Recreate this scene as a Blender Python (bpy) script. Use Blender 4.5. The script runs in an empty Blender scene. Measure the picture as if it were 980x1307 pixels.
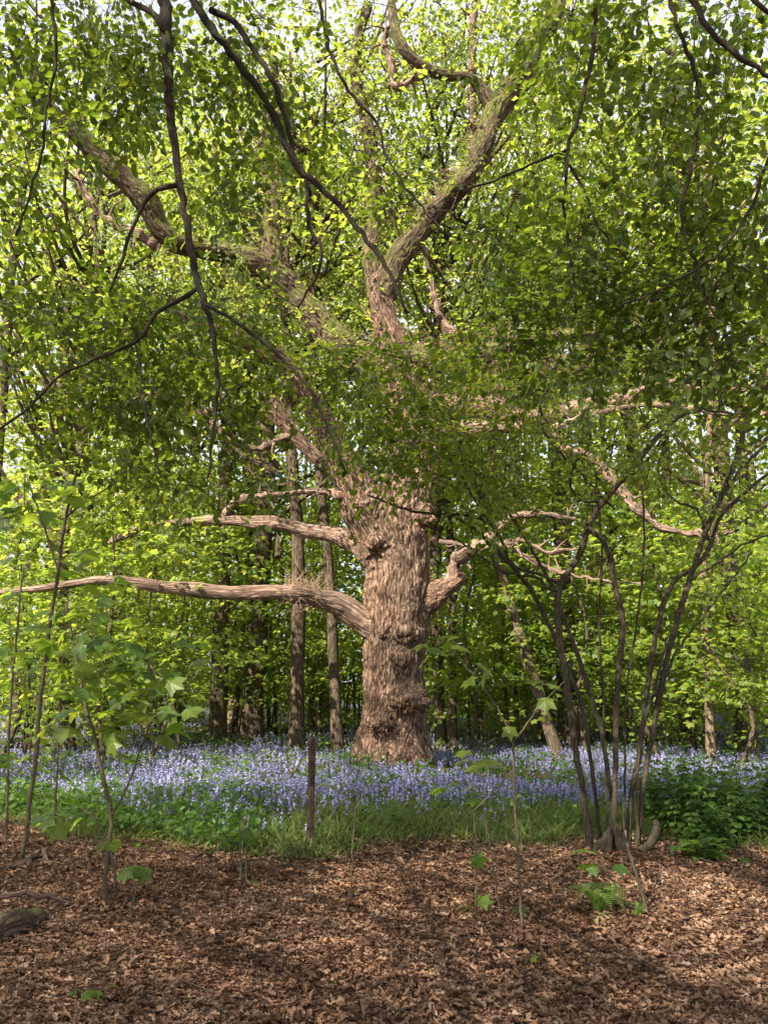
import bpy, math, random
import numpy as np
from mathutils import noise as mnoise, Vector

rng = np.random.default_rng(7)
random.seed(7)
SC = bpy.context.scene
COL = SC.collection
PI = math.pi

# ------------------------------------------------------------------ camera
F, CX, CY, PITCH, CAMH = 975.0, 490.0, 653.5, math.radians(12.27), 1.55
cp, sp = math.cos(PITCH), math.sin(PITCH)
cam = bpy.data.cameras.new('camera')
cam.sensor_fit = 'HORIZONTAL'; cam.sensor_width = 36.0
cam.lens = F / 980.0 * 36.0
cam.clip_start = 0.05; cam.clip_end = 600.0
camo = bpy.data.objects.new('camera', cam); COL.objects.link(camo)
camo.location = (0, 0, CAMH); camo.rotation_euler = (PI / 2 + PITCH, 0, 0)
SC.camera = camo


def ray(px, py):
    u, v = (px - CX) / F, (CY - py) / F
    return u, cp - v * sp, sp + v * cp


def at(px, py, Y):
    u, dy, dz = ray(px, py)
    t = Y / dy
    return np.array([u * t, Y, CAMH + dz * t])


def mpp(px, py, Y):
    return Y / ray(px, py)[1] / F


def gz(x, y):
    x = np.asarray(x, float); y = np.asarray(y, float)
    return (0.035 * np.sin(x * 0.9 + 1.3) * np.sin(y * 0.7 + .4) + 0.02 * np.sin(x * 2.3 + y * 1.7)
            + 0.10 * np.exp(-((x - .13) ** 2 + (y - 13.6) ** 2) / 1.6)
            + 0.06 * np.exp(-((x - 2.07) ** 2 + (y - 7.45) ** 2) / .25))


def ground_px(px, py):
    u, dy, dz = ray(px, py)
    t = -CAMH / dz
    for _ in range(3):
        t = (float(gz(u * t, dy * t)) - CAMH) / dz
    return np.array([u * t, dy * t, CAMH + dz * t])


# ------------------------------------------------------------------ world, light
SUN_DIR = np.array([-0.50, -0.62, 0.74]); SUN_DIR /= np.linalg.norm(SUN_DIR)
elev = math.asin(SUN_DIR[2]); azim = math.atan2(SUN_DIR[0], SUN_DIR[1])
world = bpy.data.worlds.new('World'); SC.world = world; world.use_nodes = True
nt = world.node_tree; nt.nodes.clear()
sky = nt.nodes.new('ShaderNodeTexSky'); sky.sky_type = 'NISHITA'; sky.sun_disc = False
sky.sun_elevation = elev; sky.sun_rotation = azim % (2 * PI); sky.air_density = 1.0; sky.dust_density = 2.5
bg = nt.nodes.new('ShaderNodeBackground'); bg.inputs['Strength'].default_value = 0.15
wo = nt.nodes.new('ShaderNodeOutputWorld')
tcw = nt.nodes.new('ShaderNodeTexCoord'); nzw = nt.nodes.new('ShaderNodeTexNoise'); nzw.inputs['Scale'].default_value = 3.0; nzw.inputs['Detail'].default_value = 5.0
rw = nt.nodes.new('ShaderNodeMapRange'); rw.inputs[1].default_value = .25; rw.inputs[2].default_value = .6; rw.inputs[3].default_value = .35; rw.inputs[4].default_value = .9
mw = nt.nodes.new('ShaderNodeMixRGB'); mw.inputs[2].default_value = (2.9, 2.85, 3.15, 1)
nt.links.new(tcw.outputs['Generated'], nzw.inputs['Vector']); nt.links.new(nzw.outputs[0], rw.inputs[0]); nt.links.new(rw.outputs[0], mw.inputs[0])
nt.links.new(sky.outputs[0], mw.inputs[1]); nt.links.new(mw.outputs[0], bg.inputs[0]); nt.links.new(bg.outputs[0], wo.inputs[0])
sl = bpy.data.lights.new('sun', 'SUN'); sl.energy = 5.0; sl.angle = math.radians(0.55); sl.color = (1, .90, .76)
so = bpy.data.objects.new('sun', sl); COL.objects.link(so)
so.rotation_euler = Vector(SUN_DIR).to_track_quat('Z', 'Y').to_euler()
so.location = (-20, -20, 40)
SC.view_settings.view_transform = 'Standard'; SC.view_settings.look = 'None'
SC.view_settings.gamma = 1.0; SC.view_settings.exposure = 1.72
SC.view_settings.use_curve_mapping = False
SC.render.engine = 'CYCLES'
cy = SC.cycles
cy.max_bounces = 7; cy.diffuse_bounces = 4; cy.glossy_bounces = 2; cy.transmission_bounces = 5; cy.transparent_max_bounces = 4
cy.sample_clamp_indirect = 6.0; cy.caustics_reflective = False; cy.caustics_refractive = False
cy.use_denoising = True


# ------------------------------------------------------------------ mesh helpers
class MB:
    def __init__(self):
        self.V = []; self.B = []; self.F = {3: [], 4: []}; self.M = {3: [], 4: []}; self.n = 0

    def add(self, v, f4=None, f3=None, bark=None, mi=0):
        v = np.asarray(v, float)
        self.V.append(v)
        self.B.append(v if bark is None else bark)
        for k, f in ((4, f4), (3, f3)):
            if f is not None and len(f):
                f = np.asarray(f, np.int64) + self.n
                self.F[k].append(f); self.M[k].append(np.full(len(f), mi, np.int32))
        self.n += len(v)

    def mesh(self, name, mats, smooth=True, bark=False):
        V = np.concatenate(self.V)
        me = bpy.data.meshes.new(name)
        f4 = np.concatenate(self.F[4]) if self.F[4] else np.zeros((0, 4), np.int64)
        f3 = np.concatenate(self.F[3]) if self.F[3] else np.zeros((0, 3), np.int64)
        m = np.concatenate(self.M[4] + self.M[3])
        loops = np.concatenate([f4.ravel(), f3.ravel()]).astype(np.int32)
        start = np.concatenate([np.arange(len(f4)) * 4, len(f4) * 4 + np.arange(len(f3)) * 3]).astype(np.int32)
        me.vertices.add(len(V)); me.vertices.foreach_set('co', V.astype(np.float32).ravel())
        me.loops.add(len(loops)); me.loops.foreach_set('vertex_index', loops)
        me.polygons.add(len(start)); me.polygons.foreach_set('loop_start', start)
        for mt in (mats if isinstance(mats, (list, tuple)) else [mats]):
            me.materials.append(mt)
        me.polygons.foreach_set('material_index', m)
        me.polygons.foreach_set('use_smooth', np.full(len(start), smooth))
        me.update(calc_edges=True)
        if bark:
            a = me.attributes.new('bark', 'FLOAT_VECTOR', 'POINT')
            a.data.foreach_set('vector', np.concatenate(self.B).astype(np.float32).ravel())
        return me


def tag(o, label=None, cat=None, group=None, kind=None):
    if label: o['label'] = label
    if cat: o['category'] = cat
    if group: o['group'] = group
    if kind: o['kind'] = kind
    return o


def empty(name, loc, rz=0.0):
    o = bpy.data.objects.new(name, None); COL.objects.link(o)
    o.location = tuple(float(c) for c in loc); o.rotation_euler = (0, 0, rz)
    o.empty_display_size = 0.2
    return o


def link(name, me, parent=None):
    """mesh data in world coordinates when the parent has an identity basis; children keep world place"""
    o = bpy.data.objects.new(name, me); COL.objects.link(o)
    if parent is not None:
        o.parent = parent
        o.location = tuple(-c for c in parent.location)
    return o


def build(mb, name, mats, parent=None, smooth=True, bark=False):
    return link(name, mb.mesh(name, mats, smooth, bark), parent)


def nrm(a):
    return a / np.maximum(np.linalg.norm(a, axis=-1, keepdims=True), 1e-9)


def resample(P, R, step):
    P = np.asarray(P, float); R = np.asarray(R, float)
    n = len(P)
    if n == 2:
        k = max(2, int(np.linalg.norm(P[1] - P[0]) / step) + 1)
        t = np.linspace(0, 1, k)[:, None]
        return P[0] * (1 - t) + P[1] * t, R[0] + (R[1] - R[0]) * t[:, 0]
    E = np.vstack([2 * P[0] - P[1], P, 2 * P[-1] - P[-2]])
    ER = np.concatenate([[R[0]], R, [R[-1]]])
    op, orr = [], []
    for i in range(n - 1):
        a, b, c, d = E[i], E[i + 1], E[i + 2], E[i + 3]
        k = max(2, int(round(np.linalg.norm(c - b) / step)))
        t = (np.arange(k) / k)[:, None]
        op.append(.5 * (2 * b + (c - a) * t + (2 * a - 5 * b + 4 * c - d) * t ** 2 + (-a + 3 * b - 3 * c + d) * t ** 3))
        orr.append(ER[i + 1] + (ER[i + 2] - ER[i + 1]) * t[:, 0])
    op.append(P[-1:]); orr.append(R[-1:])
    return np.vstack(op), np.concatenate(orr)


def frames(P):
    T = nrm(np.gradient(P, axis=0))
    m = nrm(P[-1] - P[0])
    ref = np.eye(3)[int(np.argmin(np.abs(m)))]
    N = nrm(np.cross(T, np.broadcast_to(ref, T.shape)))
    return T, N, np.cross(T, N)


def tube(mb, P, R, sides=8, mi=0, wob=0.0, s0=0.0, cap=True):
    P = np.asarray(P, float); R = np.asarray(R, float); n = len(P)
    T, N, B = frames(P)
    s = s0 + np.concatenate([[0], np.cumsum(np.linalg.norm(np.diff(P, axis=0), axis=1))])
    th = np.arange(sides) / sides * 2 * PI
    ph = rng.uniform(0, 6.28, 4)
    rr = R[:, None] * np.ones(sides)
    if wob:
        L = np.maximum(R.mean() * 5, .02)
        rr = rr * (1 + wob * np.sin(2 * th[None] + ph[0] + s[:, None] / L) + wob * .7 * np.sin(3 * th[None] + ph[1] - s[:, None] / L * 1.7)
                   + wob * .6 * np.sin(s[:, None] / L * 2.9 + ph[2]))
    c, d = np.cos(th), np.sin(th)
    V = P[:, None] + rr[..., None] * (N[:, None] * c[None, :, None] + B[:, None] * d[None, :, None])
    bk = np.stack([R[:, None] * c, R[:, None] * d, np.broadcast_to(s[:, None], rr.shape)], -1)
    i = np.arange(n - 1)[:, None] * sides; j = np.arange(sides)[None]; j2 = (j + 1) % sides
    f4 = np.stack(np.broadcast_arrays(i + j, i + j2, i + sides + j2, i + sides + j), -1).reshape(-1, 4)
    V = V.reshape(-1, 3); bk = bk.reshape(-1, 3); f3 = None
    if cap:
        V = np.vstack([V, P[0], P[-1] + T[-1] * R[-1] * .4])
        bk = np.vstack([bk, [0, 0, s[0]], [0, 0, s[-1]]])
        j = np.arange(sides); j2 = (j + 1) % sides
        a, b = n * sides, n * sides + 1
        f3 = np.vstack([np.stack([np.full(sides, a), j2, j], 1), np.stack([np.full(sides, b), (n - 1) * sides + j, (n - 1) * sides + j2], 1)])
    mb.add(V, f4, f3, bk, mi)


def sticks(mb, P0, P1, r0, r1, mi=0):
    """many straight three-sided twigs at once"""
    P0 = np.asarray(P0, float); P1 = np.asarray(P1, float); n = len(P0)
    if n == 0: return
    r0 = np.broadcast_to(r0, n); r1 = np.broadcast_to(r1, n)
    T = nrm(P1 - P0)
    ref = np.where(np.abs(T[:, 2:3]) > .8, np.array([[1., 0, 0]]), np.array([[0, 0, 1.]]))
    N = nrm(np.cross(T, ref)); B = np.cross(T, N)
    V = []
    for P, r in ((P0, r0), (P1, r1)):
        for k in range(3):
            a = k * 2 * PI / 3
            V.append(P + r[:, None] * (N * math.cos(a) + B * math.sin(a)))
    V = np.stack(V, 1).reshape(-1, 3)
    o = np.arange(n)[:, None] * 6
    f = np.stack([np.concatenate([o + k, o + (k + 1) % 3, o + 3 + (k + 1) % 3, o + 3 + k], 1) for k in range(3)], 1).reshape(-1, 4)
    mb.add(V, f, None, None, mi)


def jit(n, s):
    return rng.normal(0, s, (n, 3))


# leaf templates: x along the leaf, y across, z up -----------------------------
def T_oval(w=.34, fold=.08, droop=.10):
    v = np.array([[0, 0, 0], [.36, 0, 0], [.72, 0, -droop * .4], [1, 0, -droop],
                  [.24, w * .82, fold * .8], [.55, w, fold], [.82, w * .55, fold * .3 - droop * .4],
                  [.24, -w * .82, fold * .8], [.55, -w, fold], [.82, -w * .55, fold * .3 - droop * .4]])
    f4 = [[1, 2, 5, 4], [2, 6, 5, 2][:3] + [2], ]
    f3 = [[0, 1, 4], [0, 7, 1], [2, 6, 5], [2, 8, 9], [2, 3, 6], [2, 9, 3]]
    return v, np.array([[1, 2, 5, 4], [1, 7, 8, 2]]), np.array(f3)


def T_diamond(w=.36, fold=.09):
    v = np.array([[0, 0, 0], [.45, w, fold], [1, 0, -.06], [.45, -w, fold]])
    return v, None, np.array([[0, 2, 1], [0, 3, 2]])


def T_lobed():
    ang = np.radians([0, 22, 30, 52, 78, 88, 112, 150])
    rad = np.array([1.0, .62, .64, .93, .52, .50, .62, .26])
    a = np.concatenate([ang, -ang[:0:-1]]); r = np.concatenate([rad, rad[:0:-1]])
    x = r * np.cos(a) * .72 + .28; y = r * np.sin(a) * .72
    rr = (x - .28) ** 2 + y ** 2
    z = -.30 * rr + .05 * np.cos(a * 5)
    v = np.vstack([[[.28, 0, .02]], np.stack([x, y, z], 1)])
    n = len(a)
    f3 = np.array([[0, 1 + i, 1 + (i + 1) % n] for i in range(n)])
    return v, None, f3


def T_small_lobed():
    ang = np.radians([0, 25, 52, 80, 115])
    rad = np.array([1.0, .6, .9, .5, .6])
    a = np.concatenate([ang, [PI], -ang[:0:-1]]); r = np.concatenate([rad, [.2], rad[:0:-1]])
    x = r * np.cos(a) * .72 + .28; y = r * np.sin(a) * .72
    z = -.28 * ((x - .28) ** 2 + y ** 2)
    v = np.vstack([[[.28, 0, .02]], np.stack([x, y, z], 1)])
    n = len(a)
    return v, None, np.array([[0, 1 + i, 1 + (i + 1) % n] for i in range(n)])


def T_litter(curl, wide=1.0):
    xs = np.array([0, .2, .36, .58, .76, 1.0]); ws = np.array([.02, .17, .13, .25, .17, .02]) * wide
    v = []
    for i, (x, w) in enumerate(zip(xs, ws)):
        for s in (-1, 0, 1):
            v.append([x - .5 + .05 * abs(s), s * w * (1 + .15 * math.sin(i * 2.3 + s)), curl * (s * s) * w * 1.6 + curl * .7 * (x - .5) ** 2 + .05 * math.sin(x * 9 + s * 2)])
    v = np.array(v)
    f4 = [[3 * i + j, 3 * i + 3 + j, 3 * i + 4 + j, 3 * i + 1 + j] for i in range(5) for j in range(2)]
    return v, np.array(f4), None


def T_blade(w=.022, bend=.5):
    v = []
    for t in (0, .45, .8, 1.0):
        ww = w * (1 - t * t * .9)
        x = t * (1 - .1 * t); z = -bend * t * t
        v += [[x, -ww, z], [x, ww, z]]
    return np.array(v), np.array([[0, 2, 3, 1], [2, 4, 5, 3], [4, 6, 7, 5]]), None


def T_bell():
    v = [[0, 0, 0]]
    for k in range(4):
        a = k * PI / 2
        v.append([.55, .24 * math.cos(a), .24 * math.sin(a)])
    for k in range(4):
        a = k * PI / 2
        v.append([1.0, .42 * math.cos(a), .42 * math.sin(a)])
    f3 = [[0, 1 + k, 1 + (k + 1) % 4] for k in range(4)]
    f4 = [[1 + k, 5 + k, 5 + (k + 1) % 4, 1 + (k + 1) % 4] for k in range(4)]
    return np.array(v), np.array(f4), np.array(f3)


OVAL, DIAM, LOBED, SLOBED, BELL = T_oval(), T_diamond(), T_lobed(), T_small_lobed(), T_bell()


def place(mb, tmpl, P, D, N, S, mi=0):
    tv, t4, t3 = tmpl
    n = len(P)
    if n == 0: return
    S = np.broadcast_to(np.asarray(S, float), n)
    X = nrm(D); Z = nrm(N - (N * X).sum(1, keepdims=True) * X); Y = np.cross(Z, X)
    V = P[:, None] + S[:, None, None] * (tv[None, :, 0:1] * X[:, None] + tv[None, :, 1:2] * Y[:, None] + tv[None, :, 2:3] * Z[:, None])
    k = len(tv); o = (np.arange(n) * k)[:, None, None]
    f4 = (t4[None] + o).reshape(-1, 4) if t4 is not None else None
    f3 = (t3[None] + o).reshape(-1, 3) if t3 is not None else None
    mb.add(V.reshape(-1, 3), f4, f3, None, mi)


def clumps(mb, tmpl, C, rad, per, size, up=.55, droop=.35, mi=0, spread=.12):
    """layered clumps of leaves: flattened drooping discs of many small leaves"""
    C = np.repeat(np.asarray(C, float), per, 0); n = len(C)
    rad = np.repeat(np.broadcast_to(rad, n // per), per)
    a = rng.uniform(0, 2 * PI, n); q = np.sqrt(rng.uniform(0, 1, n))
    d = np.stack([np.cos(a), np.sin(a), np.zeros(n)], 1)
    P = C + d * (q * rad)[:, None]
    P[:, 2] += -droop * q ** 2 * rad + rng.normal(0, spread, n)
    N = np.array([0, 0, 1.]) + jit(n, up) + d * .25
    D = d + jit(n, .5); D[:, 2] -= .25
    place(mb, tmpl, P, D, N, size * rng.uniform(.65, 1.25, n), mi)


# ------------------------------------------------------------------ materials
def newmat(name):
    m = bpy.data.materials.new(name); m.use_nodes = True
    t = m.node_tree; t.nodes.clear()
    return m, t


def nd(t, typ, **kw):
    n = t.nodes.new(typ)
    for k, v in kw.items():
        if k.startswith('_'): setattr(n, k[1:], v)
        else: n.inputs[k.replace('__', ' ')].default_value = v
    return n


def ramp(t, stops):
    r = t.nodes.new('ShaderNodeValToRGB')
    e = r.color_ramp.elements
    while len(e) < len(stops): e.new(.5)
    for i, (p, c) in enumerate(stops):
        e[i].position = p; e[i].color = (*c, 1)
    return r


def leaf_mat(name, cols, trans, mix=.45, rough=.5, spec=.35):
    m, t = newmat(name); L = t.links.new
    g = t.nodes.new('ShaderNodeNewGeometry'); oi = t.nodes.new('ShaderNodeObjectInfo')
    tc = t.nodes.new('ShaderNodeTexCoord')
    ns = nd(t, 'ShaderNodeTexNoise', Scale=.7, Detail=2.0); L(tc.outputs['Object'], ns.inputs['Vector'])
    ad = nd(t, 'ShaderNodeMath', _operation='ADD'); L(g.outputs['Random Per Island'], ad.inputs[0])
    m2 = nd(t, 'ShaderNodeMath', _operation='MULTIPLY_ADD'); L(ns.outputs[0], m2.inputs[0]); m2.inputs[1].default_value = 1.2; m2.inputs[2].default_value = -.6
    L(m2.outputs[0], ad.inputs[1])
    a3 = nd(t, 'ShaderNodeMath', _operation='MULTIPLY_ADD'); L(oi.outputs['Random'], a3.inputs[0]); a3.inputs[1].default_value = .3; L(ad.outputs[0], a3.inputs[2])
    sub = nd(t, 'ShaderNodeMath', _operation='SUBTRACT'); L(a3.outputs[0], sub.inputs[0]); sub.inputs[1].default_value = .15
    n = len(cols)
    r1 = ramp(t, [(i / (n - 1), c) for i, c in enumerate(cols)]); r2 = ramp(t, [(i / (len(trans) - 1), c) for i, c in enumerate(trans)])
    L(sub.outputs[0], r1.inputs[0]); L(sub.outputs[0], r2.inputs[0])
    p = nd(t, 'ShaderNodeBsdfPrincipled', Roughness=rough); p.inputs['Specular IOR Level'].default_value = spec
    L(r1.outputs[0], p.inputs['Base Color'])
    tr = t.nodes.new('ShaderNodeBsdfTranslucent'); L(r2.outputs[0], tr.inputs[0])
    mx = nd(t, 'ShaderNodeMixShader'); mx.inputs[0].default_value = mix
    L(p.outputs[0], mx.inputs[1]); L(tr.outputs[0], mx.inputs[2])
    o = t.nodes.new('ShaderNodeOutputMaterial'); L(mx.outputs[0], o.inputs[0])
    return m


def bark_mat(name, light, dark, scale=14.0, stretch=.28, bump=.02, moss=0.0, mosscol=(.10, .12, .025), crack=.35, rough=.9):
    m, t = newmat(name); L = t.links.new
    at_ = nd(t, 'ShaderNodeAttribute', _attribute_name='bark')
    mp = t.nodes.new('ShaderNodeMapping'); mp.inputs['Scale'].default_value = (scale, scale, scale * stretch)
    L(at_.outputs['Vector'], mp.inputs[0])
    n1 = nd(t, 'ShaderNodeTexNoise', Scale=.8, Detail=4.0); L(mp.outputs[0], n1.inputs['Vector'])
    mixv = nd(t, 'ShaderNodeMixRGB'); mixv.blend_type = 'LINEAR_LIGHT'; mixv.inputs[0].default_value = .55
    L(mp.outputs[0], mixv.inputs[1]); L(n1.outputs['Color'], mixv.inputs[2])
    vo = nd(t, 'ShaderNodeTexVoronoi', _feature='DISTANCE_TO_EDGE', Scale=1.0); L(mixv.outputs[0], vo.inputs['Vector'])
    n2 = nd(t, 'ShaderNodeTexNoise', Scale=3.5, Detail=6.0, Roughness=.65); L(mp.outputs[0], n2.inputs['Vector'])
    mr = nd(t, 'ShaderNodeMapRange'); L(vo.outputs['Distance'], mr.inputs[0]); mr.inputs[2].default_value = crack
    mp2 = t.nodes.new('ShaderNodeMapping'); mp2.inputs['Scale'].default_value = (scale * 1.1, scale * 1.1, scale * stretch * .8)
    L(at_.outputs['Vector'], mp2.inputs[0])
    n4 = nd(t, 'ShaderNodeTexNoise', Scale=1.0, Detail=2.5, Roughness=.5, Distortion=.6); L(mp2.outputs[0], n4.inputs['Vector'])
    s4 = nd(t, 'ShaderNodeMath', _operation='SUBTRACT'); L(n4.outputs[0], s4.inputs[0]); s4.inputs[1].default_value = .5
    b4 = nd(t, 'ShaderNodeMath', _operation='ABSOLUTE'); L(s4.outputs[0], b4.inputs[0])
    r4 = nd(t, 'ShaderNodeMapRange'); L(b4.outputs[0], r4.inputs[0]); r4.inputs[1].default_value = .005; r4.inputs[2].default_value = .105
    mm4 = nd(t, 'ShaderNodeMath', _operation='MULTIPLY_ADD'); L(r4.outputs[0], mm4.inputs[0]); mm4.inputs[1].default_value = .75
    sc4 = nd(t, 'ShaderNodeMath', _operation='MULTIPLY'); L(mr.outputs[0], sc4.inputs[0]); sc4.inputs[1].default_value = .25
    L(sc4.outputs[0], mm4.inputs[2]); mr = mm4
    h = nd(t, 'ShaderNodeMath', _operation='MULTIPLY_ADD'); L(n2.outputs[0], h.inputs[0]); h.inputs[1].default_value = .5; L(mr.outputs[0], h.inputs[2])
    cr = ramp(t, [(.0, dark), (.55, tuple((a + b) / 2 for a, b in zip(light, dark))), (1.0, light)])
    hh = nd(t, 'ShaderNodeMath', _operation='MULTIPLY'); L(h.outputs[0], hh.inputs[0]); hh.inputs[1].default_value = .72
    L(hh.outputs[0], cr.inputs[0])
    n5 = nd(t, 'ShaderNodeTexNoise', Scale=1.3, Detail=5.0, Roughness=.6); tc5 = t.nodes.new('ShaderNodeTexCoord'); L(tc5.outputs['Object'], n5.inputs['Vector'])
    r5 = ramp(t, [(.34, (.62, .66, .60)), (.5, (.9, .88, .84)), (.66, (1.12, 1.02, .96))]); L(n5.outputs[0], r5.inputs[0])
    mul5 = nd(t, 'ShaderNodeMixRGB'); mul5.blend_type = 'MULTIPLY'; mul5.inputs[0].default_value = 1.0
    L(cr.outputs[0], mul5.inputs[1]); L(r5.outputs[0], mul5.inputs[2])
    col = mul5.outputs[0]
    if moss:
        ge = t.nodes.new('ShaderNodeNewGeometry'); sx = t.nodes.new('ShaderNodeSeparateXYZ'); L(ge.outputs['Normal'], sx.inputs[0])
        n3 = nd(t, 'ShaderNodeTexNoise', Scale=2.2, Detail=5.0); tc = t.nodes.new('ShaderNodeTexCoord'); L(tc.outputs['Object'], n3.inputs['Vector'])
        a = nd(t, 'ShaderNodeMath', _operation='MULTIPLY_ADD'); L(sx.outputs['Z'], a.inputs[0]); a.inputs[1].default_value = .28; L(n3.outputs[0], a.inputs[2])
        r = nd(t, 'ShaderNodeMapRange'); L(a.outputs[0], r.inputs[0]); r.inputs[1].default_value = .95 - moss * .6; r.inputs[2].default_value = 1.15 - moss * .6
        mm = nd(t, 'ShaderNodeMixRGB'); L(r.outputs[0], mm.inputs[0]); L(col, mm.inputs[1]); mm.inputs[2].default_value = (*mosscol, 1)
        col = mm.outputs[0]
    p = nd(t, 'ShaderNodeBsdfPrincipled', Roughness=rough); p.inputs['Specular IOR Level'].default_value = .15
    L(col, p.inputs['Base Color'])
    b = nd(t, 'ShaderNodeBump', Strength=1.0, Distance=bump); L(h.outputs[0], b.inputs['Height']); L(b.outputs[0], p.inputs['Normal'])
    o = t.nodes.new('ShaderNodeOutputMaterial'); L(p.outputs[0], o.inputs[0])
    return m


def noisy_mat(name, cols, scale, rough=.9, bump=.01, detail=6.0, metal=0.0):
    m, t = newmat(name); L = t.links.new
    tc = t.nodes.new('ShaderNodeTexCoord')
    n1 = nd(t, 'ShaderNodeTexNoise', Scale=scale, Detail=detail, Roughness=.65); L(tc.outputs['Object'], n1.inputs['Vector'])
    r = ramp(t, [(.25 + .5 * i / (len(cols) - 1), c) for i, c in enumerate(cols)]); L(n1.outputs[0], r.inputs[0])
    p = nd(t, 'ShaderNodeBsdfPrincipled', Roughness=rough, Metallic=metal); p.inputs['Specular IOR Level'].default_value = .2
    L(r.outputs[0], p.inputs['Base Color'])
    b = nd(t, 'ShaderNodeBump', Strength=.8, Distance=bump); L(n1.outputs[0], b.inputs['Height']); L(b.outputs[0], p.inputs['Normal'])
    o = t.nodes.new('ShaderNodeOutputMaterial'); L(p.outputs[0], o.inputs[0])
    return m


M_oak = bark_mat('oak_bark', (.35, .235, .17), (.018, .012, .009), 22, .22, .035, .20, (.16, .16, .04), crack=.34)
M_oak_moss = bark_mat('mossy_oak_bark', (.20, .15, .10), (.02, .015, .011), 20, .2, .035, .85, (.125, .13, .035))
M_dead = bark_mat('bare_dead_wood', (.42, .30, .235), (.07, .045, .033), 22, .07, .022, .12, (.15, .15, .06), crack=.4)
M_hazel = bark_mat('hazel_bark', (.088, .076, .052), (.024, .020, .014), 40, .4, .004, .25, (.10, .11, .04))
M_beech = bark_mat('beech_bark', (.045, .037, .028), (.016, .013, .010), 30, .5, .004, .3, (.05, .06, .02))
M_trunkA = bark_mat('woodland_bark', (.14, .108, .076), (.035, .027, .019), 13, .35, .02, .5, (.10, .11, .03))
M_trunkB = bark_mat('pale_bark', (.27, .20, .14), (.09, .062, .045), 16, .35, .015, .2, (.14, .13, .05))
M_trunkC = bark_mat('leaning_trunk_bark', (.19, .145, .105), (.05, .036, .027), 16, .35, .015, .3, (.14, .13, .05))
M_twig = noisy_mat('twig_bark', [(.022, .018, .014), (.05, .038, .028)], 20)
M_hair = noisy_mat('dry_epicormic_twigs', [(.22, .14, .095), (.42, .29, .20)], 9)
M_stemg = noisy_mat('sapling_stem_bark', [(.05, .042, .028), (.11, .09, .055)], 25)
M_beechleaf = leaf_mat('beech_leaf', [(.045, .080, .013), (.062, .100, .015), (.095, .128, .018)], [(.16, .25, .016), (.23, .32, .02), (.37, .43, .03)], .5, .42)
M_hazelleaf = leaf_mat('hazel_leaf', [(.052, .092, .014), (.075, .118, .017), (.115, .15, .02)], [(.20, .30, .022), (.29, .38, .028), (.44, .50, .04)], .5, .5)
M_oakleaf = leaf_mat('oak_leaf', [(.08, .12, .03), (.11, .15, .035), (.15, .18, .045)], [(.26, .35, .06), (.35, .43, .07), (.48, .51, .10)], .5, .5)
M_canopy = leaf_mat('canopy_leaf', [(.085, .125, .018), (.12, .158, .022), (.175, .20, .03)], [(.33, .47, .04), (.44, .55, .05), (.58, .64, .08)], .55, .5)
M_under = leaf_mat('understorey_leaf', [(.075, .125, .020), (.105, .16, .025), (.155, .20, .034)], [(.31, .45, .04), (.41, .53, .05), (.58, .63, .08)], .52, .5)
M_syc = leaf_mat('sycamore_leaf', [(.05, .10, .02), (.07, .125, .022), (.10, .145, .022)], [(.22, .36, .03), (.28, .42, .03), (.38, .46, .03)], .5, .45)
M_herb = leaf_mat('herb_leaf', [(.04, .095, .016), (.065, .13, .022), (.09, .16, .03)], [(.10, .22, .02), (.16, .30, .03), (.22, .36, .04)], .4, .5)
M_grass = leaf_mat('grass_blade', [(.075, .125, .028), (.11, .16, .04), (.15, .19, .06)], [(.18, .29, .04), (.25, .36, .06), (.34, .42, .09)], .4, .45)
M_fern = leaf_mat('fern_leaf', [(.08, .14, .03), (.11, .17, .035), (.14, .20, .045)], [(.2, .34, .04), (.26, .40, .05), (.32, .44, .06)], .45, .5)
M_nettle = leaf_mat('nettle_leaf', [(.032, .075, .016), (.05, .10, .02), (.075, .125, .024)], [(.10, .21, .02), (.14, .27, .03), (.20, .33, .035)], .42, .5)
M_bell = leaf_mat('bluebell_flower', [(.29, .27, .54), (.42, .395, .69), (.60, .575, .83)], [(.32, .30, .64), (.44, .42, .76), (.58, .55, .84)], .4, .6, .2)
M_litter = leaf_mat('dry_leaf', [(.055, .030, .018), (.120, .062, .034), (.19, .105, .060), (.225, .135, .082), (.31, .215, .145)], [(.12, .06, .03), (.20, .11, .05), (.30, .18, .09), (.4, .28, .16)], .15, .65, .25)


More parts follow.
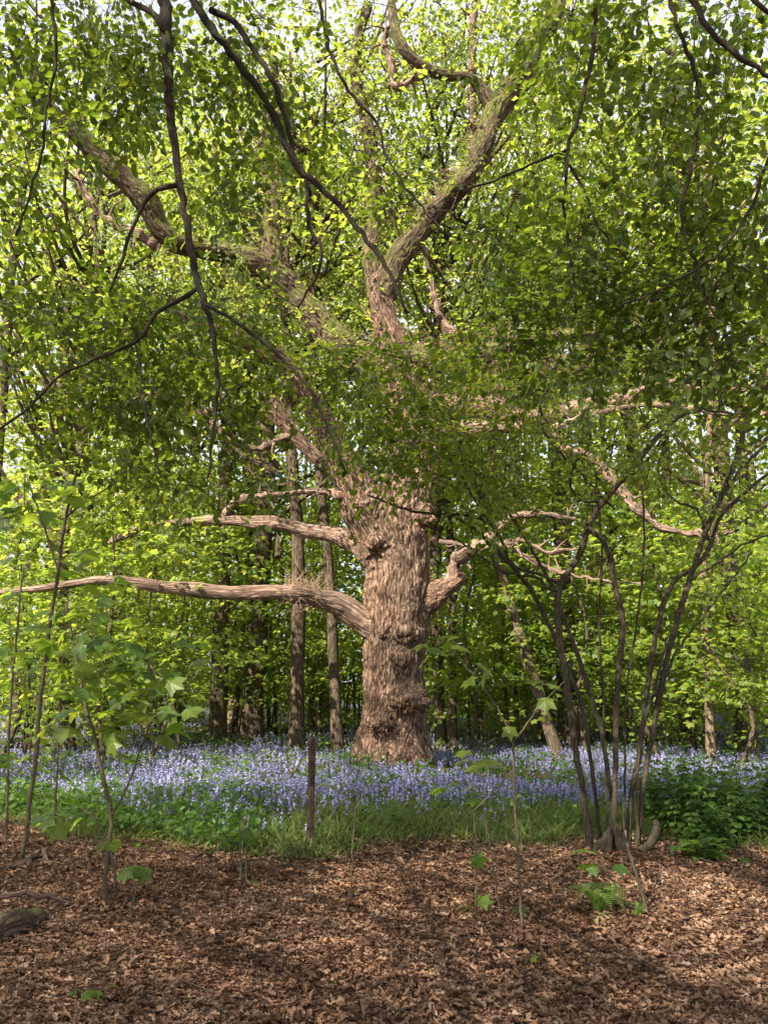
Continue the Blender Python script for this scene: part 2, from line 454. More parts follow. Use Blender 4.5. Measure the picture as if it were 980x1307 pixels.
def ground_mat():
    m, t = newmat('woodland_floor'); L = t.links.new
    g = t.nodes.new('ShaderNodeNewGeometry')
    v = nd(t, 'ShaderNodeTexVoronoi', Scale=17.0, Randomness=1.0); L(g.outputs['Position'], v.inputs['Vector'])
    n = nd(t, 'ShaderNodeTexNoise', Scale=45.0, Detail=5.0); L(g.outputs['Position'], n.inputs['Vector'])
    r = ramp(t, [(.0, (.05, .028, .018)), (.5, (.12, .066, .038)), (1, (.24, .145, .09))])
    L(v.outputs['Color'], r.inputs[0])
    s = t.nodes.new('ShaderNodeSeparateXYZ'); L(g.outputs['Position'], s.inputs[0])
    n2 = nd(t, 'ShaderNodeTexNoise', Scale=.35, Detail=4.0); L(g.outputs['Position'], n2.inputs['Vector'])
    a = nd(t, 'ShaderNodeMath', _operation='MULTIPLY_ADD'); L(n2.outputs[0], a.inputs[0]); a.inputs[1].default_value = 2.5; L(s.outputs['Y'], a.inputs[2])
    mr = nd(t, 'ShaderNodeMapRange'); L(a.outputs[0], mr.inputs[0]); mr.inputs[1].default_value = 8.4; mr.inputs[2].default_value = 9.6
    r2 = ramp(t, [(.3, (.035, .038, .018)), (.6, (.07, .075, .03)), (.8, (.10, .085, .05))]); L(n.outputs[0], r2.inputs[0])
    mx = nd(t, 'ShaderNodeMixRGB'); L(mr.outputs[0], mx.inputs[0]); L(r.outputs[0], mx.inputs[1]); L(r2.outputs[0], mx.inputs[2])
    p = nd(t, 'ShaderNodeBsdfPrincipled', Roughness=.9); p.inputs['Specular IOR Level'].default_value = .15
    L(mx.outputs[0], p.inputs['Base Color'])
    ad = nd(t, 'ShaderNodeMath', _operation='ADD'); L(v.outputs['Distance'], ad.inputs[0]); L(n.outputs[0], ad.inputs[1])
    b = nd(t, 'ShaderNodeBump', Strength=1.0, Distance=.03); L(ad.outputs[0], b.inputs['Height']); L(b.outputs[0], p.inputs['Normal'])
    o = t.nodes.new('ShaderNodeOutputMaterial'); L(p.outputs[0], o.inputs[0])
    return m


# ------------------------------------------------------------------ ground
def make_ground():
    k = np.linspace(-1, 1, 261)
    xs = np.sign(k) * (np.abs(k) * 14 + np.abs(k) ** 5 * 290)
    ys = xs + 6.0
    X, Y = np.meshgrid(xs, ys)
    V = np.stack([X, Y, gz(X, Y)], -1).reshape(-1, 3); n = len(xs)
    i = np.arange(n - 1)[:, None] * n; j = np.arange(n - 1)[None]
    f = np.stack(np.broadcast_arrays(i + j, i + j + 1, i + n + j + 1, i + n + j), -1).reshape(-1, 4)
    mb = MB(); mb.add(V, f)
    tag(build(mb, 'ground', ground_mat()), kind='structure')


make_ground()


def edge_y(x):
    """where the leaf litter ends and the flowers begin"""
    return 7.55 + .35 * np.sin(x * 1.1) + .2 * np.sin(x * 2.9 + 1) + np.clip(-x - 1.6, 0, 3) * .35


def scatter(n, y0, y1, power=1.0, half=.56, pad=1.0):
    y = y0 + (y1 - y0) * rng.uniform(0, 1, n) ** power
    x = rng.uniform(-1, 1, n) * (half * y + pad)
    return x, y


def make_litter():
    mb = MB()
    for curl in (.15, .4, .75, -.3, 1.1, -.6):
        x, y = scatter(22000, 2.4, 9.2, .85, .56, .7)
        k = (y < edge_y(x) + rng.uniform(0, 1.4, len(x))); x, y = x[k], y[k]
        n = len(x)
        P = np.stack([x, y, gz(x, y) + rng.uniform(.004, .038, n)], 1)
        N = np.array([0, 0, 1.]) + jit(n, .27)
        D = jit(n, 1.0); D[:, 2] *= .25
        place(mb, T_litter(curl, rng.uniform(.6, 1.25)), P, D, N, .022 + .050 * rng.uniform(0, 1, n) ** 2.4)
    # sparse litter between the flowers and under the far trees
    x, y = scatter(14000, 8.0, 34, 1.3)
    n = len(x)
    place(mb, T_litter(.5), np.stack([x, y, gz(x, y) + .02], 1), jit(n, 1) * [1, 1, .2], np.array([0, 0, 1.]) + jit(n, .35), rng.uniform(.06, .11, n))
    tag(build(mb, 'leaf_litter', M_litter), 'brown dead leaves carpeting the bare woodland floor in the foreground', 'leaf litter', kind='stuff')
    # broken twigs lying in the litter
    mb = MB()
    x, y = scatter(420, 2.6, 8, .9)
    a = rng.uniform(0, PI, len(x)); l = rng.uniform(.06, .32, len(x))
    P0 = np.stack([x, y, gz(x, y) + .03], 1); d = np.stack([np.cos(a), np.sin(a), rng.normal(0, .1, len(x))], 1)
    sticks(mb, P0, P0 + d * l[:, None], .004, .0025)
    tag(build(mb, 'twig_litter', M_stemg), 'short broken twigs strewn among the dead leaves', 'twigs', kind='stuff')


make_litter()


def make_bluebells():
    mb = MB()
    parts = []
    for n, y0, y1, pw in ((3300, 7.4, 10.5, .7), (8200, 9.8, 16, 1.0), (11000, 15, 42, 1.25)):
        x, y = scatter(n, y0, y1, pw, .55, .6); parts.append((x, y))
    x = np.concatenate([p[0] for p in parts]); y = np.concatenate([p[1] for p in parts])
    pat = np.array([mnoise.noise((a * .45, b * .45, 3.3)) for a, b in zip(x, y)])
    keep = rng.uniform(0, 1, len(x)) < np.clip((y - edge_y(x) - .35) / 2.4, 0.0, 1) ** 1.15 * np.clip(.7 + pat * 1.5, .10, 1)
    keep &= ((x - .13) ** 2 + (y - 13.6) ** 2) > .75 ** 2
    keep &= ~((x > 2.6) & (y < 8.9 + .15 * np.sin(x * 3)) & (y > 7))
    keep &= ~((y > 20) & (pat < -.15))
    x, y = x[keep], y[keep]; n = len(x)
    h = rng.uniform(.20, .36, n) * np.interp(y, [7.5, 9.5, 11, 13.5, 20], [.95, .9, .72, .58, .8])
    base = np.stack([x, y, gz(x, y)], 1)
    lean = jit(n, .10) * [1, 1, 0]
    top = base + lean * h[:, None] + np.stack([np.zeros(n), np.zeros(n), h], 1)
    sticks(mb, base, top, .004, .0028, 1)
    nod = rng.uniform(0, 2 * PI, n); nd_ = np.stack([np.cos(nod), np.sin(nod), np.zeros(n)], 1)
    tip = top + nd_ * .035 + [0, 0, .005]
    sticks(mb, top, tip, .0028, .0015, 1)
    nb = 8
    q = np.tile(np.linspace(0, 1, nb), n); I = np.repeat(np.arange(n), nb)
    P = top[I] + (tip[I] - top[I]) * q[:, None] - np.stack([np.zeros(n * nb)] * 2 + [(1 - q) * .13], 1) + lean[I] * (-(1 - q) * .13)[:, None]
    a = nod[I] + rng.normal(0, 1.0, n * nb)
    D = np.stack([np.cos(a) * .8, np.sin(a) * .8, rng.uniform(-1.0, .1, n * nb)], 1)
    P = P + D * .008
    place(mb, BELL, P, D, jit(n * nb, 1), rng.uniform(.021, .033, n * nb), 0)
    tag(build(mb, 'bluebells', [M_bell, M_herb]), 'carpet of violet blue bluebells across the woodland floor', 'bluebells', kind='stuff')
    # narrow leaves
    mb = MB()
    for bend in (.25, .6):
        x, y = scatter(23000, 7.1, 12.0, .8, .55, .6)
        x2, y2 = scatter(9000, 11, 30, 1.2); x = np.concatenate([x, x2]); y = np.concatenate([y, y2])
        k = (rng.uniform(0, 1, len(x)) < np.clip((y - edge_y(x) + .35) / .5, 0, 1)) & (((x - .13) ** 2 + (y - 13.6) ** 2) > .7 ** 2)
        x, y = x[k], y[k]; n = len(x)
        a = rng.uniform(0, 2 * PI, n)
        D = np.stack([np.cos(a) * .8, np.sin(a) * .8, rng.uniform(.5, 1.5, n)], 1)
        N = np.stack([-np.cos(a), -np.sin(a), np.full(n, .8)], 1) + jit(n, .2)
        place(mb, T_blade(.024, bend), np.stack([x, y, gz(x, y)], 1), D, N, rng.uniform(.16, .36, n) * np.clip((y - edge_y(x) + .9) / 1.2, .45, 1) * np.interp(y, [9, 12], [1, .6]))
    tag(build(mb, 'grass', M_grass), 'green grass and narrow bluebell leaves edging the flowers', 'grass', kind='stuff')
    # low broad leaved ground plants
    mb = MB()
    x, y = scatter(360, 7.2, 13, .8); x2, y2 = scatter(1500, 13, 36, 1.1); x3 = rng.uniform(-6, -1.2, 420); y3 = rng.uniform(7.2, 10.5, 420)
    x = np.concatenate([x, x2, x3]); y = np.concatenate([y, y2, y3])
    k = (y > edge_y(x) + .1) & (((x - .13) ** 2 + (y - 13.6) ** 2) > .8 ** 2); x, y = x[k], y[k]
    z = gz(x, y) + rng.uniform(.08, .30, len(x))
    clumps(mb, OVAL, np.stack([x, y, z], 1), rng.uniform(.1, .26, len(x)), 14, .075, .4, .25, 0, .05)
    tag(build(mb, 'ground_cover', M_herb), 'low leafy green plants growing through the bluebells', 'ground cover', kind='stuff')


make_bluebells()


# ------------------------------------------------------------------ twig networks and sprays
class Net:
    def __init__(self, P):
        self.A = np.zeros((60000, 3)); self.D = np.zeros(60000); self.n = len(P); self.A[:self.n] = P

    def near(self, p):
        d = np.linalg.norm(self.A[:self.n] - p, axis=1) + self.D[:self.n] * .25
        i = int(np.argmin(d)); return self.A[i].copy(), self.D[i]

    def add(self, P, d0):
        k = len(P); self.A[self.n:self.n + k] = P
        self.D[self.n:self.n + k] = d0 + np.linspace(0, np.linalg.norm(P[-1] - P[0]), k); self.n += k


def grow(mb, net, targets, r_end=.0022, taper=.0030, bow=.12, mi=0, maxlen=4.0):
    """join every spray centre to the nearest twig, thinnest last; returns the twig direction at each centre"""
    base = net.A[:net.n]
    d = np.array([np.min(np.linalg.norm(base - p, axis=1)) for p in targets])
    out = np.zeros((len(targets), 3)); ok = np.ones(len(targets), bool)
    for i in np.argsort(d):
        p1 = targets[i]; p0, d0 = net.near(p1)
        l = np.linalg.norm(p1 - p0)
        if l > maxlen: ok[i] = False; continue
        n = max(4, int(l / .11) + 2)
        t = np.linspace(0, 1, n)[:, None]
        c = (p0 + p1) / 2 + rng.normal(0, bow, 3) * l + np.array([0, 0, bow * .9 * l])
        P = (1 - t) ** 2 * p0 + 2 * t * (1 - t) * c + t ** 2 * p1
        P[1:-1] += rng.normal(0, .012, (n - 2, 3))
        R = r_end + taper * l * (1 - t[:, 0])
        tube(mb, P, R, 4, mi, cap=False)
        net.add(P[1:], d0)
        out[i] = P[-1] - P[-2]
    return out, ok


def sprays(mbl, mbt, C, D, L, per, size, tmpl=OVAL, mi=0, tilt=.3, flat=.65):
    """flat fans of leaves on alternate side twigs"""
    m = len(C)
    if m == 0: return
    D = D.copy(); D[:, 2] = D[:, 2] * .35 - .12
    D = nrm(D + jit(m, .25))
    U = nrm(np.array([0, 0, 1.]) + jit(m, tilt)); S = nrm(np.cross(U, D)); U = np.cross(D, S)
    L = np.broadcast_to(L, m) * rng.uniform(.7, 1.3, m)
    A0 = C - D * (L * .25)[:, None]; A1 = C + D * (L * .75)[:, None] - np.outer(L * .12, [0, 0, 1])
    sticks(mbt, A0, C + D * (L * .3)[:, None], .0026, .0020); sticks(mbt, C + D * (L * .3)[:, None], A1, .0020, .0011)
    ns = 6
    for k in range(ns):
        t = (k + .5) / ns; s = 1 if k % 2 else -1
        b = C + D * ((t - .25) * L)[:, None]
        e = b + (D * .75 + S * s * .8) * (L * .42 * (1.05 - t))[:, None] - np.outer(L * .05, [0, 0, 1])
        sticks(mbt, b, e, .0016, .0009)
    I = np.repeat(np.arange(m), per); n = m * per
    t = rng.uniform(0, 1, n); w = rng.uniform(-1, 1, n)
    hw = .50 * (1.05 - t)
    P = C[I] + D[I] * ((t - .25) * L[I] + np.abs(w) * hw * L[I] * .55)[:, None] + S[I] * (w * hw * L[I])[:, None]
    P = P + U[I] * rng.normal(0, .018, n)[:, None]
    P[:, 2] -= L[I] * (.12 * t ** 2 + .10 * w * w)
    ld = D[I] * .75 + S[I] * np.sign(w)[:, None] * rng.uniform(.2, 1.0, n)[:, None] + jit(n, .22)
    ld[:, 2] -= .18
    N = U[I] + jit(n, flat * .5)
    place(mbl, tmpl, P, ld, N, size * rng.uniform(.6, 1.2, n), mi)


def px_path(pts, Y):
    """pts: (px, py, r_px[, dY])"""
    P, R = [], []
    for p in pts:
        y = Y + (p[3] if len(p) > 3 else 0)
        P.append(at(p[0], p[1], y)); R.append(p[2] * mpp(p[0], p[1], y))
    return np.array(P), np.array(R)


# ------------------------------------------------------------------ the old oak
OY = 13.6
OAK = {
    'trunk': [(499, 1012, 58), (499, 992, 52), (500, 965, 47.5), (502, 925, 45), (504, 880, 41), (505, 830, 41), (507, 790, 44), (508, 750, 43), (508, 715, 42), (503, 690, 45), (498, 664, 46), (503, 636, 42)],
    'leader': [(508, 700, 34), (520, 640, 36, .1), (527, 590, 34, .2), (524, 540, 33, .3), (515, 490, 27, .4), (500, 440, 21, .4), (488, 395, 18, .4), (484, 360, 15, .4)],
    'right_fork': [(486, 385, 18, .4), (505, 335, 16, .3), (530, 300, 15, .2), (565, 258, 15, 0), (600, 220, 15, -.2), (618, 180, 16, -.3), (628, 150, 17, -.3), (650, 118, 17, -.3), (672, 90, 16, -.3), (684, 52, 12, -.2), (712, 10, 9, 0), (705, -60, 7, 0)],
    'crooked': [(634, 145, 13, -.3), (614, 112, 9, -.4), (595, 97, 7, -.5), (570, 95, 7.5, -.6), (540, 85, 8, -.7), (515, 62, 8, -.8), (503, 30, 7, -.8), (498, -15, 6, -.8)],
    'left_fork': [(486, 400, 15, .4), (474, 335, 12.5, .6), (476, 280, 10.5, .8), (478, 220, 10, 1), (468, 160, 9.5, 1), (456, 110, 9, 1), (455, 60, 8, 1), (470, 5, 6, 1)],
    'dark_limb': [(492, 700, 40), (468, 652, 34, -.1), (445, 605, 25, -.3), (420, 555, 19, -.5), (395, 510, 17, -.8), (370, 475, 15, -1), (335, 445, 13.5, -1.2), (300, 428, 12, -1.4), (255, 412, 10, -1.6), (215, 398, 7, -1.8)],
    'mossy_limb': [(515, 510, 25, .5), (470, 470, 23, .9), (425, 430, 21, 1.2), (380, 383, 20, 1.3), (350, 352, 18, 1.2), (310, 330, 16, 1.0), (265, 318, 15, .7), (225, 310, 15, .4), (203, 290, 16, .2), (188, 258, 17, 0), (160, 228, 17, -.2), (125, 195, 15, -.4), (98, 168, 13.5, -.6), (70, 146, 11, -.8), (52, 120, 6, -1), (48, 90, 4, -1.1)],
    'upright': [(355, 358, 13, 1.2), (348, 310, 12, 1.3), (345, 260, 11.5, 1.4), (338, 200, 10.5, 1.5), (345, 150, 8.5, 1.5), (350, 80, 6, 1.5)],
    'lower_left': [(488, 805, 22), (462, 792, 18, -.1), (432, 772, 15.5, -.2), (400, 762, 14.5, -.3), (370, 757, 12.5, -.5), (335, 756, 11.5, -.6), (290, 757, 10.5, -.7), (245, 752, 9.5, -.8), (200, 748, 8.5, -.9), (165, 743, 7, -1), (125, 741, 6.5, -1.1), (70, 749, 6, -1.2), (0, 757, 5.5, -1.3), (-50, 752, 5, -1.4)],
    'upper_left': [(480, 712, 22), (452, 692, 15, .2), (425, 682, 12.5, .3), (390, 677, 11, .4), (360, 668, 9.5, .4), (320, 666, 8.5, .4), (285, 664, 7.5, .4), (250, 666, 6.5, .4), (215, 668, 5.5, .4), (185, 672, 6, .4), (160, 683, 6, .4), (138, 693, 4, .4)],
    'right_stub': [(522, 782, 26), (550, 762, 20, -.1), (568, 750, 16, -.2), (582, 742, 13.5, -.3), (590, 733, 11, -.35)],
    'right_mid': [(522, 560, 22, .2), (560, 550, 17, 0), (600, 547, 13, -.2), (640, 546, 8.5, -.4), (690, 546, 8, -.5), (710, 562, 6.5, -.5), (726, 584, 5, -.5)],
    'right_long': [(518, 530, 22, .3), (570, 520, 18, .2), (620, 520, 16, .1), (670, 535, 12, 0), (705, 530, 12, -.1), (740, 520, 11, -.2), (775, 512, 9.5, -.3), (806, 505, 8, -.4)],
    'right_high': [(506, 455, 20, .4), (540, 457, 17, .3), (572, 466, 15, .1), (600, 459, 13.5, 0), (640, 446, 11, -.2), (690, 432, 9, -.4), (750, 424, 7, -.6), (830, 425, 5, -.8)],
    'tufted_limb': [(520, 545, 20, .5), (590, 525, 19, .8), (650, 505, 18, 1), (690, 490, 16, 1.1), (740, 470, 13, 1.2), (800, 462, 9, 1.3), (850, 455, 7, 1.4)],
    'broken_stub': [(450, 620, 14, .3), (410, 590, 11, .4), (378, 558, 10, .5), (358, 535, 11, .5), (346, 510, 10, .5)],
}
OAK_DEAD = {
    'dead_curve': [(576, 744, 10, -.25), (583, 716, 9, -.4), (600, 700, 8.5, -.6), (622, 688, 7.5, -.8), (645, 665, 6.5, -1), (668, 657, 6, -1.1), (700, 658, 4.5, -1.2), (735, 663, 3, -1.2)],
    'dead_fork': [(284, 664, 5.5, .4), (300, 640, 5, .3), (330, 634, 4.2, .2), (370, 630, 4.2, 0), (410, 627, 4.5, -.2), (440, 634, 6, -.35)],
    'hanging': [(715, 570, 6, -.5), (760, 588, 6.5, -.8), (790, 622, 6.5, -1), (812, 648, 7, -1.1), (850, 674, 5.5, -1.3), (905, 683, 4.2, -1.4), (935, 678, 2.5, -1.4)],
    'far_right': [(800, 506, 7, -.4), (850, 488, 5.5, -.8), (890, 497, 6, -1), (915, 499, 6, -1.1), (945, 496, 5.5, -1.2), (1000, 490, 4, -1.3)],
    'low_right': [(700, 548, 5, -.5), (780, 522, 4.5, -.6), (850, 518, 4, -.8), (930, 528, 4, -.9), (1000, 530, 3, -1)],
    'left_mid': [(372, 556, 7, .5), (330, 572, 5, .3), (290, 560, 4.5, 0), (262, 528, 6, -.1), (232, 508, 6.5, -.2), (200, 506, 6, -.3), (160, 516, 4, -.4), (110, 540, 3, -.5)],
    'splinter': [(640, 690, 4, -.9), (690, 722, 3, -1), (740, 735, 2, -1.1), (780, 742, 1.5, -1.1), (822, 745, 1, -1.1)],
    'forked_end': [(560, 690, 2.5, -.9), (620, 700, 4, -.9), (665, 690, 4, -1), (700, 706, 3, -1), (735, 700, 2, -1)],
    'branchlet': [(205, 318, 7, .3), (178, 300, 6, .1), (150, 290, 5.5, -.1), (125, 268, 5, -.2), (102, 232, 4, -.3), (100, 190, 3, -.3)],
    'hook': [(612, 448, 8, 0), (600, 440, 6.5, -.1), (578, 424, 6, -.2), (560, 400, 5.5, -.2), (553, 375, 4, -.2)],
    'thin_pale': [(605, 190, 6, .8), (602, 120, 5.5, .8), (603, 60, 5, .8), (606, 0, 4.5, .8), (610, -50, 4, .8)],
    'curl': [(545, 90, 5, -.7), (505, 110, 5, -.6), (500, 80, 4.5, -.6), (490, 50, 4, -.6), (505, 20, 3, -.6)],
}


def make_oak():
    base = ground_px(500, 985); base[1] = OY; base[0] = at(500, 985, OY)[0]; base[2] = float(gz(base[0], OY))
    root = empty('oak_tree', base)
    tag(root, 'massive old oak with furrowed lit trunk and long bare limbs standing in bluebells', 'oak tree')
    mb = MB(); SK = []
    names = list(OAK)
    for k in names:
        P, R = px_path(OAK[k], OY)
        P, R = resample(P, R, .12); R = R * .93
        R = R * (1 + .06 * np.sin(np.arange(len(R)) * .9 + rng.uniform(0, 6)) * (k != 'trunk'))
        tube(mb, P, R, 20, 0, .04 if k == 'trunk' else .07)
        SK.append((k, P, R))
    # root buttresses and knots, fused into the same skin
    bx, bz = base[0], base[2]
    for a, l in ((200, .95), (255, .85), (310, .95), (350, .75), (160, .7), (90, .6), (30, .6), (228, .8), (283, .85)):
        d = np.array([math.cos(math.radians(a)), math.sin(math.radians(a)), 0])
        P = np.array([base + d * .34 + [0, 0, 1.0], base + d * .47 + [0, 0, .42], base + d * (.44 + l * .20) + [0, 0, .12], base + d * (.46 + l * .36) + [0, 0, -.12]])
        P, R = resample(P, [.17, .19, .16, .08], .08); tube(mb, P, R, 14, 0, .08)
    def knob(px, py, rpx, fwd=.42, squash=.8):
        c = at(px, py, OY - fwd); r = rpx * mpp(px, py, OY)
        P = np.array([c + [0, r * .9, 0], c + [0, .3 * r, 0], c - [0, .25 * r, 0], c - [0, .6 * r * squash, 0]])
        tube(mb, P, np.array([r, r, r * .8, r * .35]), 16, 0, .1)
    knob(515, 803, 22, .50); knob(497, 800, 16, .48); knob(520, 780, 15, .5); knob(510, 838, 15, .50); knob(480, 690, 13, .52); knob(540, 655, 16, .45)
    raw = mb.mesh('raw', M_oak)
    tmp = bpy.data.objects.new('raw', raw); COL.objects.link(tmp)
    md = tmp.modifiers.new('r', 'REMESH'); md.mode = 'VOXEL'; md.voxel_size = .017
    ms = tmp.modifiers.new('s', 'SMOOTH'); ms.iterations = 5; ms.factor = .5
    dg = bpy.context.evaluated_depsgraph_get()
    me = bpy.data.meshes.new_from_object(tmp.evaluated_get(dg))
    bpy.data.objects.remove(tmp); bpy.data.meshes.remove(raw)
    nv = len(me.vertices)
    V = np.empty(nv * 3, np.float32); me.vertices.foreach_get('co', V); V = V.reshape(-1, 3).astype(float)
    Nn = np.empty(nv * 3, np.float32); me.vertices.foreach_get('normal', Nn); Nn = Nn.reshape(-1, 3).astype(float)
    nf = len(me.polygons)
    FI = np.empty(len(me.loops), np.int32); me.loops.foreach_get('vertex_index', FI); FI = FI.reshape(nf, 4)
    bpy.data.meshes.remove(me)
    SP = np.concatenate([s[1] for s in SK]); SRr = np.concatenate([s[2] for s in SK])
    fr = [frames(s[1]) for s in SK]
    ST, SN, SB = (np.concatenate([f[i] for f in fr]) for i in range(3))
    SS = np.concatenate([np.concatenate([[0], np.cumsum(np.linalg.norm(np.diff(s[1], axis=0), axis=1))]) + i * 7.3 for i, s in enumerate(SK)])
    SI = np.concatenate([np.full(len(s[1]), i) for i, s in enumerate(SK)])
    near = np.empty(nv, np.int64)
    for a in range(0, nv, 8000):
        d = np.linalg.norm(V[a:a + 8000, None] - SP[None], axis=2) / (SRr[None] + .03)
        near[a:a + 8000] = np.argmin(d, 1)
    rel = V - SP[near]
    bk = np.stack([(rel * SN[near]).sum(1), (rel * SB[near]).sum(1), SS[near] + (rel * ST[near]).sum(1)], 1)
    lab = SI[near]
    # furrows: long ridges along the grain, deeper on thick wood
    thick = np.clip(SRr[near] / .5, .30, 1)
    disp = np.empty(nv)
    for i in range(nv):
        b = bk[i]
        x, y, z = b[0], b[1], b[2]
        w = mnoise.noise((x * 5, y * 5, z * 3)) * .35
        r1 = 1 - abs(mnoise.noise((x * 14 + w * 3, y * 14 + w * 3, z * 3.6))) * 2.6
        lump = mnoise.noise((x * 3.1 + 5, y * 3.1, z * 1.8))
        disp[i] = -max(r1, -.4) * .030 * thick[i] + lump * .045 * thick[i]
    V2 = V + Nn * disp[:, None]
    flab = lab[FI]
    fl = np.where(flab[:, 0] == flab[:, 2], flab[:, 0], flab[:, 1])
    # smooth vertex normals of the whole skin so that parts join without a seam
    a, b, c, d = (V2[FI[:, k]] for k in range(4))
    fn = np.cross(c - a, d - b)
    VN = np.zeros_like(V2)
    for k in range(4): np.add.at(VN, FI[:, k], fn)
    VN = nrm(VN)
    mossy = {'right_fork', 'crooked', 'left_fork', 'mossy_limb', 'upright', 'right_high', 'tufted_limb'}
    deadn = {'right_mid', 'lower_left', 'upper_left', 'right_long'}
    lbl = {'dark_limb': 'thick limb rising left from the trunk in shade', 'mossy_limb': 'bent mossy limb reaching to the upper left',
           'lower_left': 'long bare level limb, lower of the two on the left', 'upper_left': 'bare level limb, upper of the two on the left',
           'crooked': 'crooked branch curving up to the left', 'right_stub': 'short broken stub on the right of the trunk'}
    for i, k in enumerate(names):
        f = FI[fl == i]
        if len(f) == 0: continue
        u, inv = np.unique(f.ravel(), return_inverse=True)
        m2 = MB(); m2.add(V2[u], inv.reshape(-1, 4), None, bk[u])
        mat = M_oak_moss if k in mossy else M_dead if k in deadn else M_oak
        me = m2.mesh('oak_' + k, mat, True, True)
        me.normals_split_custom_set_from_vertices(VN[u].tolist())
        o = link('trunk' if k == 'trunk' else 'limb', me, root)
        if k in lbl: o['label'] = lbl[k]
    for k, pts in OAK_DEAD.items():
        P, R = px_path(pts, OY); P, R = resample(P, R, .06)
        P[1:-1] += rng.normal(0, .014, (len(P) - 2, 3))
        m2 = MB(); tube(m2, P, R * .88 * (1 + .16 * np.sin(np.arange(len(R)) * .8) + rng.normal(0, .09, len(R))), 12, 0, .14)
        # a few snapped side twigs
        for _ in range(14):
            j = rng.integers(2, len(P) - 1); dd = nrm(rng.normal(0, 1, 3) + [0, 0, .4])
            q0 = P[j]; l = rng.uniform(.12, .6)
            Q = np.array([q0, q0 + dd * l * .5 + rng.normal(0, .03, 3), q0 + dd * l + rng.normal(0, .05, 3)])
            tube(m2, *resample(Q, [R[j] * .45, R[j] * .3, .003], .08), 6, 0, .05)
        link('branch', m2.mesh('oak_branch_' + k, M_dead, True, True), root)
    # burrs on the trunk
    for px, py, rp, fw in ((521, 893, 22, .58), (484, 922, 15, .60)):
        c = at(px, py, OY - fw); r = rp * mpp(px, py, OY - fw)
        m2 = MB(); nu, nvv = 28, 18
        th = np.linspace(0, 2 * PI, nu, endpoint=False); ph = np.linspace(.02, PI - .02, nvv)
        pts = np.array([[math.sin(p) * math.cos(t) * 1.15, math.sin(p) * math.sin(t) * .85, math.cos(p) * .75] for p in ph for t in th])
        dn = np.array([mnoise.fractal(Vector(p) * 3.5, 1.0, 2.0, 4) for p in pts])
        pts = pts * r * (1 + .5 * dn[:, None]) + c
        i = np.arange(nvv - 1)[:, None] * nu; j = np.arange(nu)[None]
        f4 = np.stack(np.broadcast_arrays(i + j, i + nu + j, i + nu + (j + 1) % nu, i + (j + 1) % nu), -1).reshape(-1, 4)
        m2.add(pts, f4)
        b = link('burr', m2.mesh('oak_burr', M_oak, True, True), root)
        n = 70
        d = nrm(rng.normal(0, 1, (n, 3)) - [0, .3, 0]); d[:, 1] = np.where(d[:, 1] > .4, -d[:, 1], d[:, 1])
        m3 = MB(); p0 = c + d * r * [1.05, .8, .7]
        mid = p0 + d * r * .18 + jit(n, r * .1); sticks(m3, p0, mid, .006, .004); sticks(m3, mid, mid + d * r * .1 + jit(n, r * .16), .004, .002)
        h = bpy.data.objects.new('twig_tuft', m3.mesh('burr_tuft', M_hair)); COL.objects.link(h); h.parent = b
    # brushy epicormic tufts along the limbs
    limbs = {s[0]: s for s in SK}
    for k, q0, q1, n, ln in (('lower_left', .17, .25, 170, .3), ('mossy_limb', .25, .5, 130, .3), ('tufted_limb', .25, .85, 800, .45), ('upright', .1, .9, 420, .4),
                             ('right_fork', .22, .45, 190, .36), ('right_fork', .66, .8, 90, .25), ('right_high', .1, .5, 420, .4), ('leader', .25, .85, 600, .45), ('broken_stub', .5, 1, 110, .3), ('left_fork', .2, .8, 260, .35), ('right_long', .15, .5, 320, .35)):
        _, P, R = limbs[k]
        j = rng.integers(int(q0 * (len(P) - 1)), max(int(q1 * (len(P) - 1)), int(q0 * (len(P) - 1)) + 1) + 1, n); j = np.clip(j, 0, len(P) - 1)
        d = nrm(rng.normal(0, 1, (n, 3)) + [0, -.1, .5])
        p0 = P[j] + d * (R[j] * .9)[:, None]; l = ln * rng.uniform(.3, 1, n)[:, None]
        mid = p0 + d * l * .5 + jit(n, .05); e = mid + (d * .5 + jit(n, .45)) * l
        m3 = MB(); sticks(m3, p0, mid, .0045, .0035); sticks(m3, mid, e, .0035, .0015)
        e2 = mid + (d * .4 + jit(n, .5)) * l * .8; sticks(m3, mid, e2, .003, .0012)
        link('twig_tuft', m3.mesh('oak_tuft', M_hair), root)
    # leafy crown: sprays joined to the upper limbs by thin twigs
    netP, T = [], []
    for k, a, b, cnt, spread in (('right_fork', .2, 1, 150, 1.3), ('crooked', .1, 1, 60, 1.0), ('left_fork', .3, 1, 150, 1.4), ('mossy_limb', .3, 1, 90, 1.1), ('upright', .2, 1, 120, 1.3),
                                 ('dark_limb', .6, 1, 36, .9), ('right_high', .3, 1, 110, 1.1), ('tufted_limb', .3, 1, 110, 1.1), ('leader', .3, 1, 90, 1.4), ('right_long', .4, 1, 40, .8)):
        _, P, R = limbs[k]
        seg = P[int(a * len(P)):]
        netP.append(seg)
        c = seg[rng.integers(0, len(seg), cnt)] + jit(cnt, spread) * [1, .6, .7] + [0, 1.15, .6]
        T.append(c)
    P = limbs['dark_limb'][1]; c = P[rng.integers(len(P) // 4, len(P), 36)] + SUN_DIR * rng.uniform(.7, 1.8, (36, 1)) + jit(36, .3); T.append(c)  # extra sprays added sunward of this limb to put it in shade
    # wide top of the crown above the frame's centre
    c = np.stack([rng.normal(0.3, 4.5, 420), rng.normal(17.2, 1.7, 420), rng.uniform(9.0, 19, 420)], 1); T.append(c)
    T = np.concatenate(T); net = Net(np.concatenate(netP))
    mt, ml = MB(), MB()
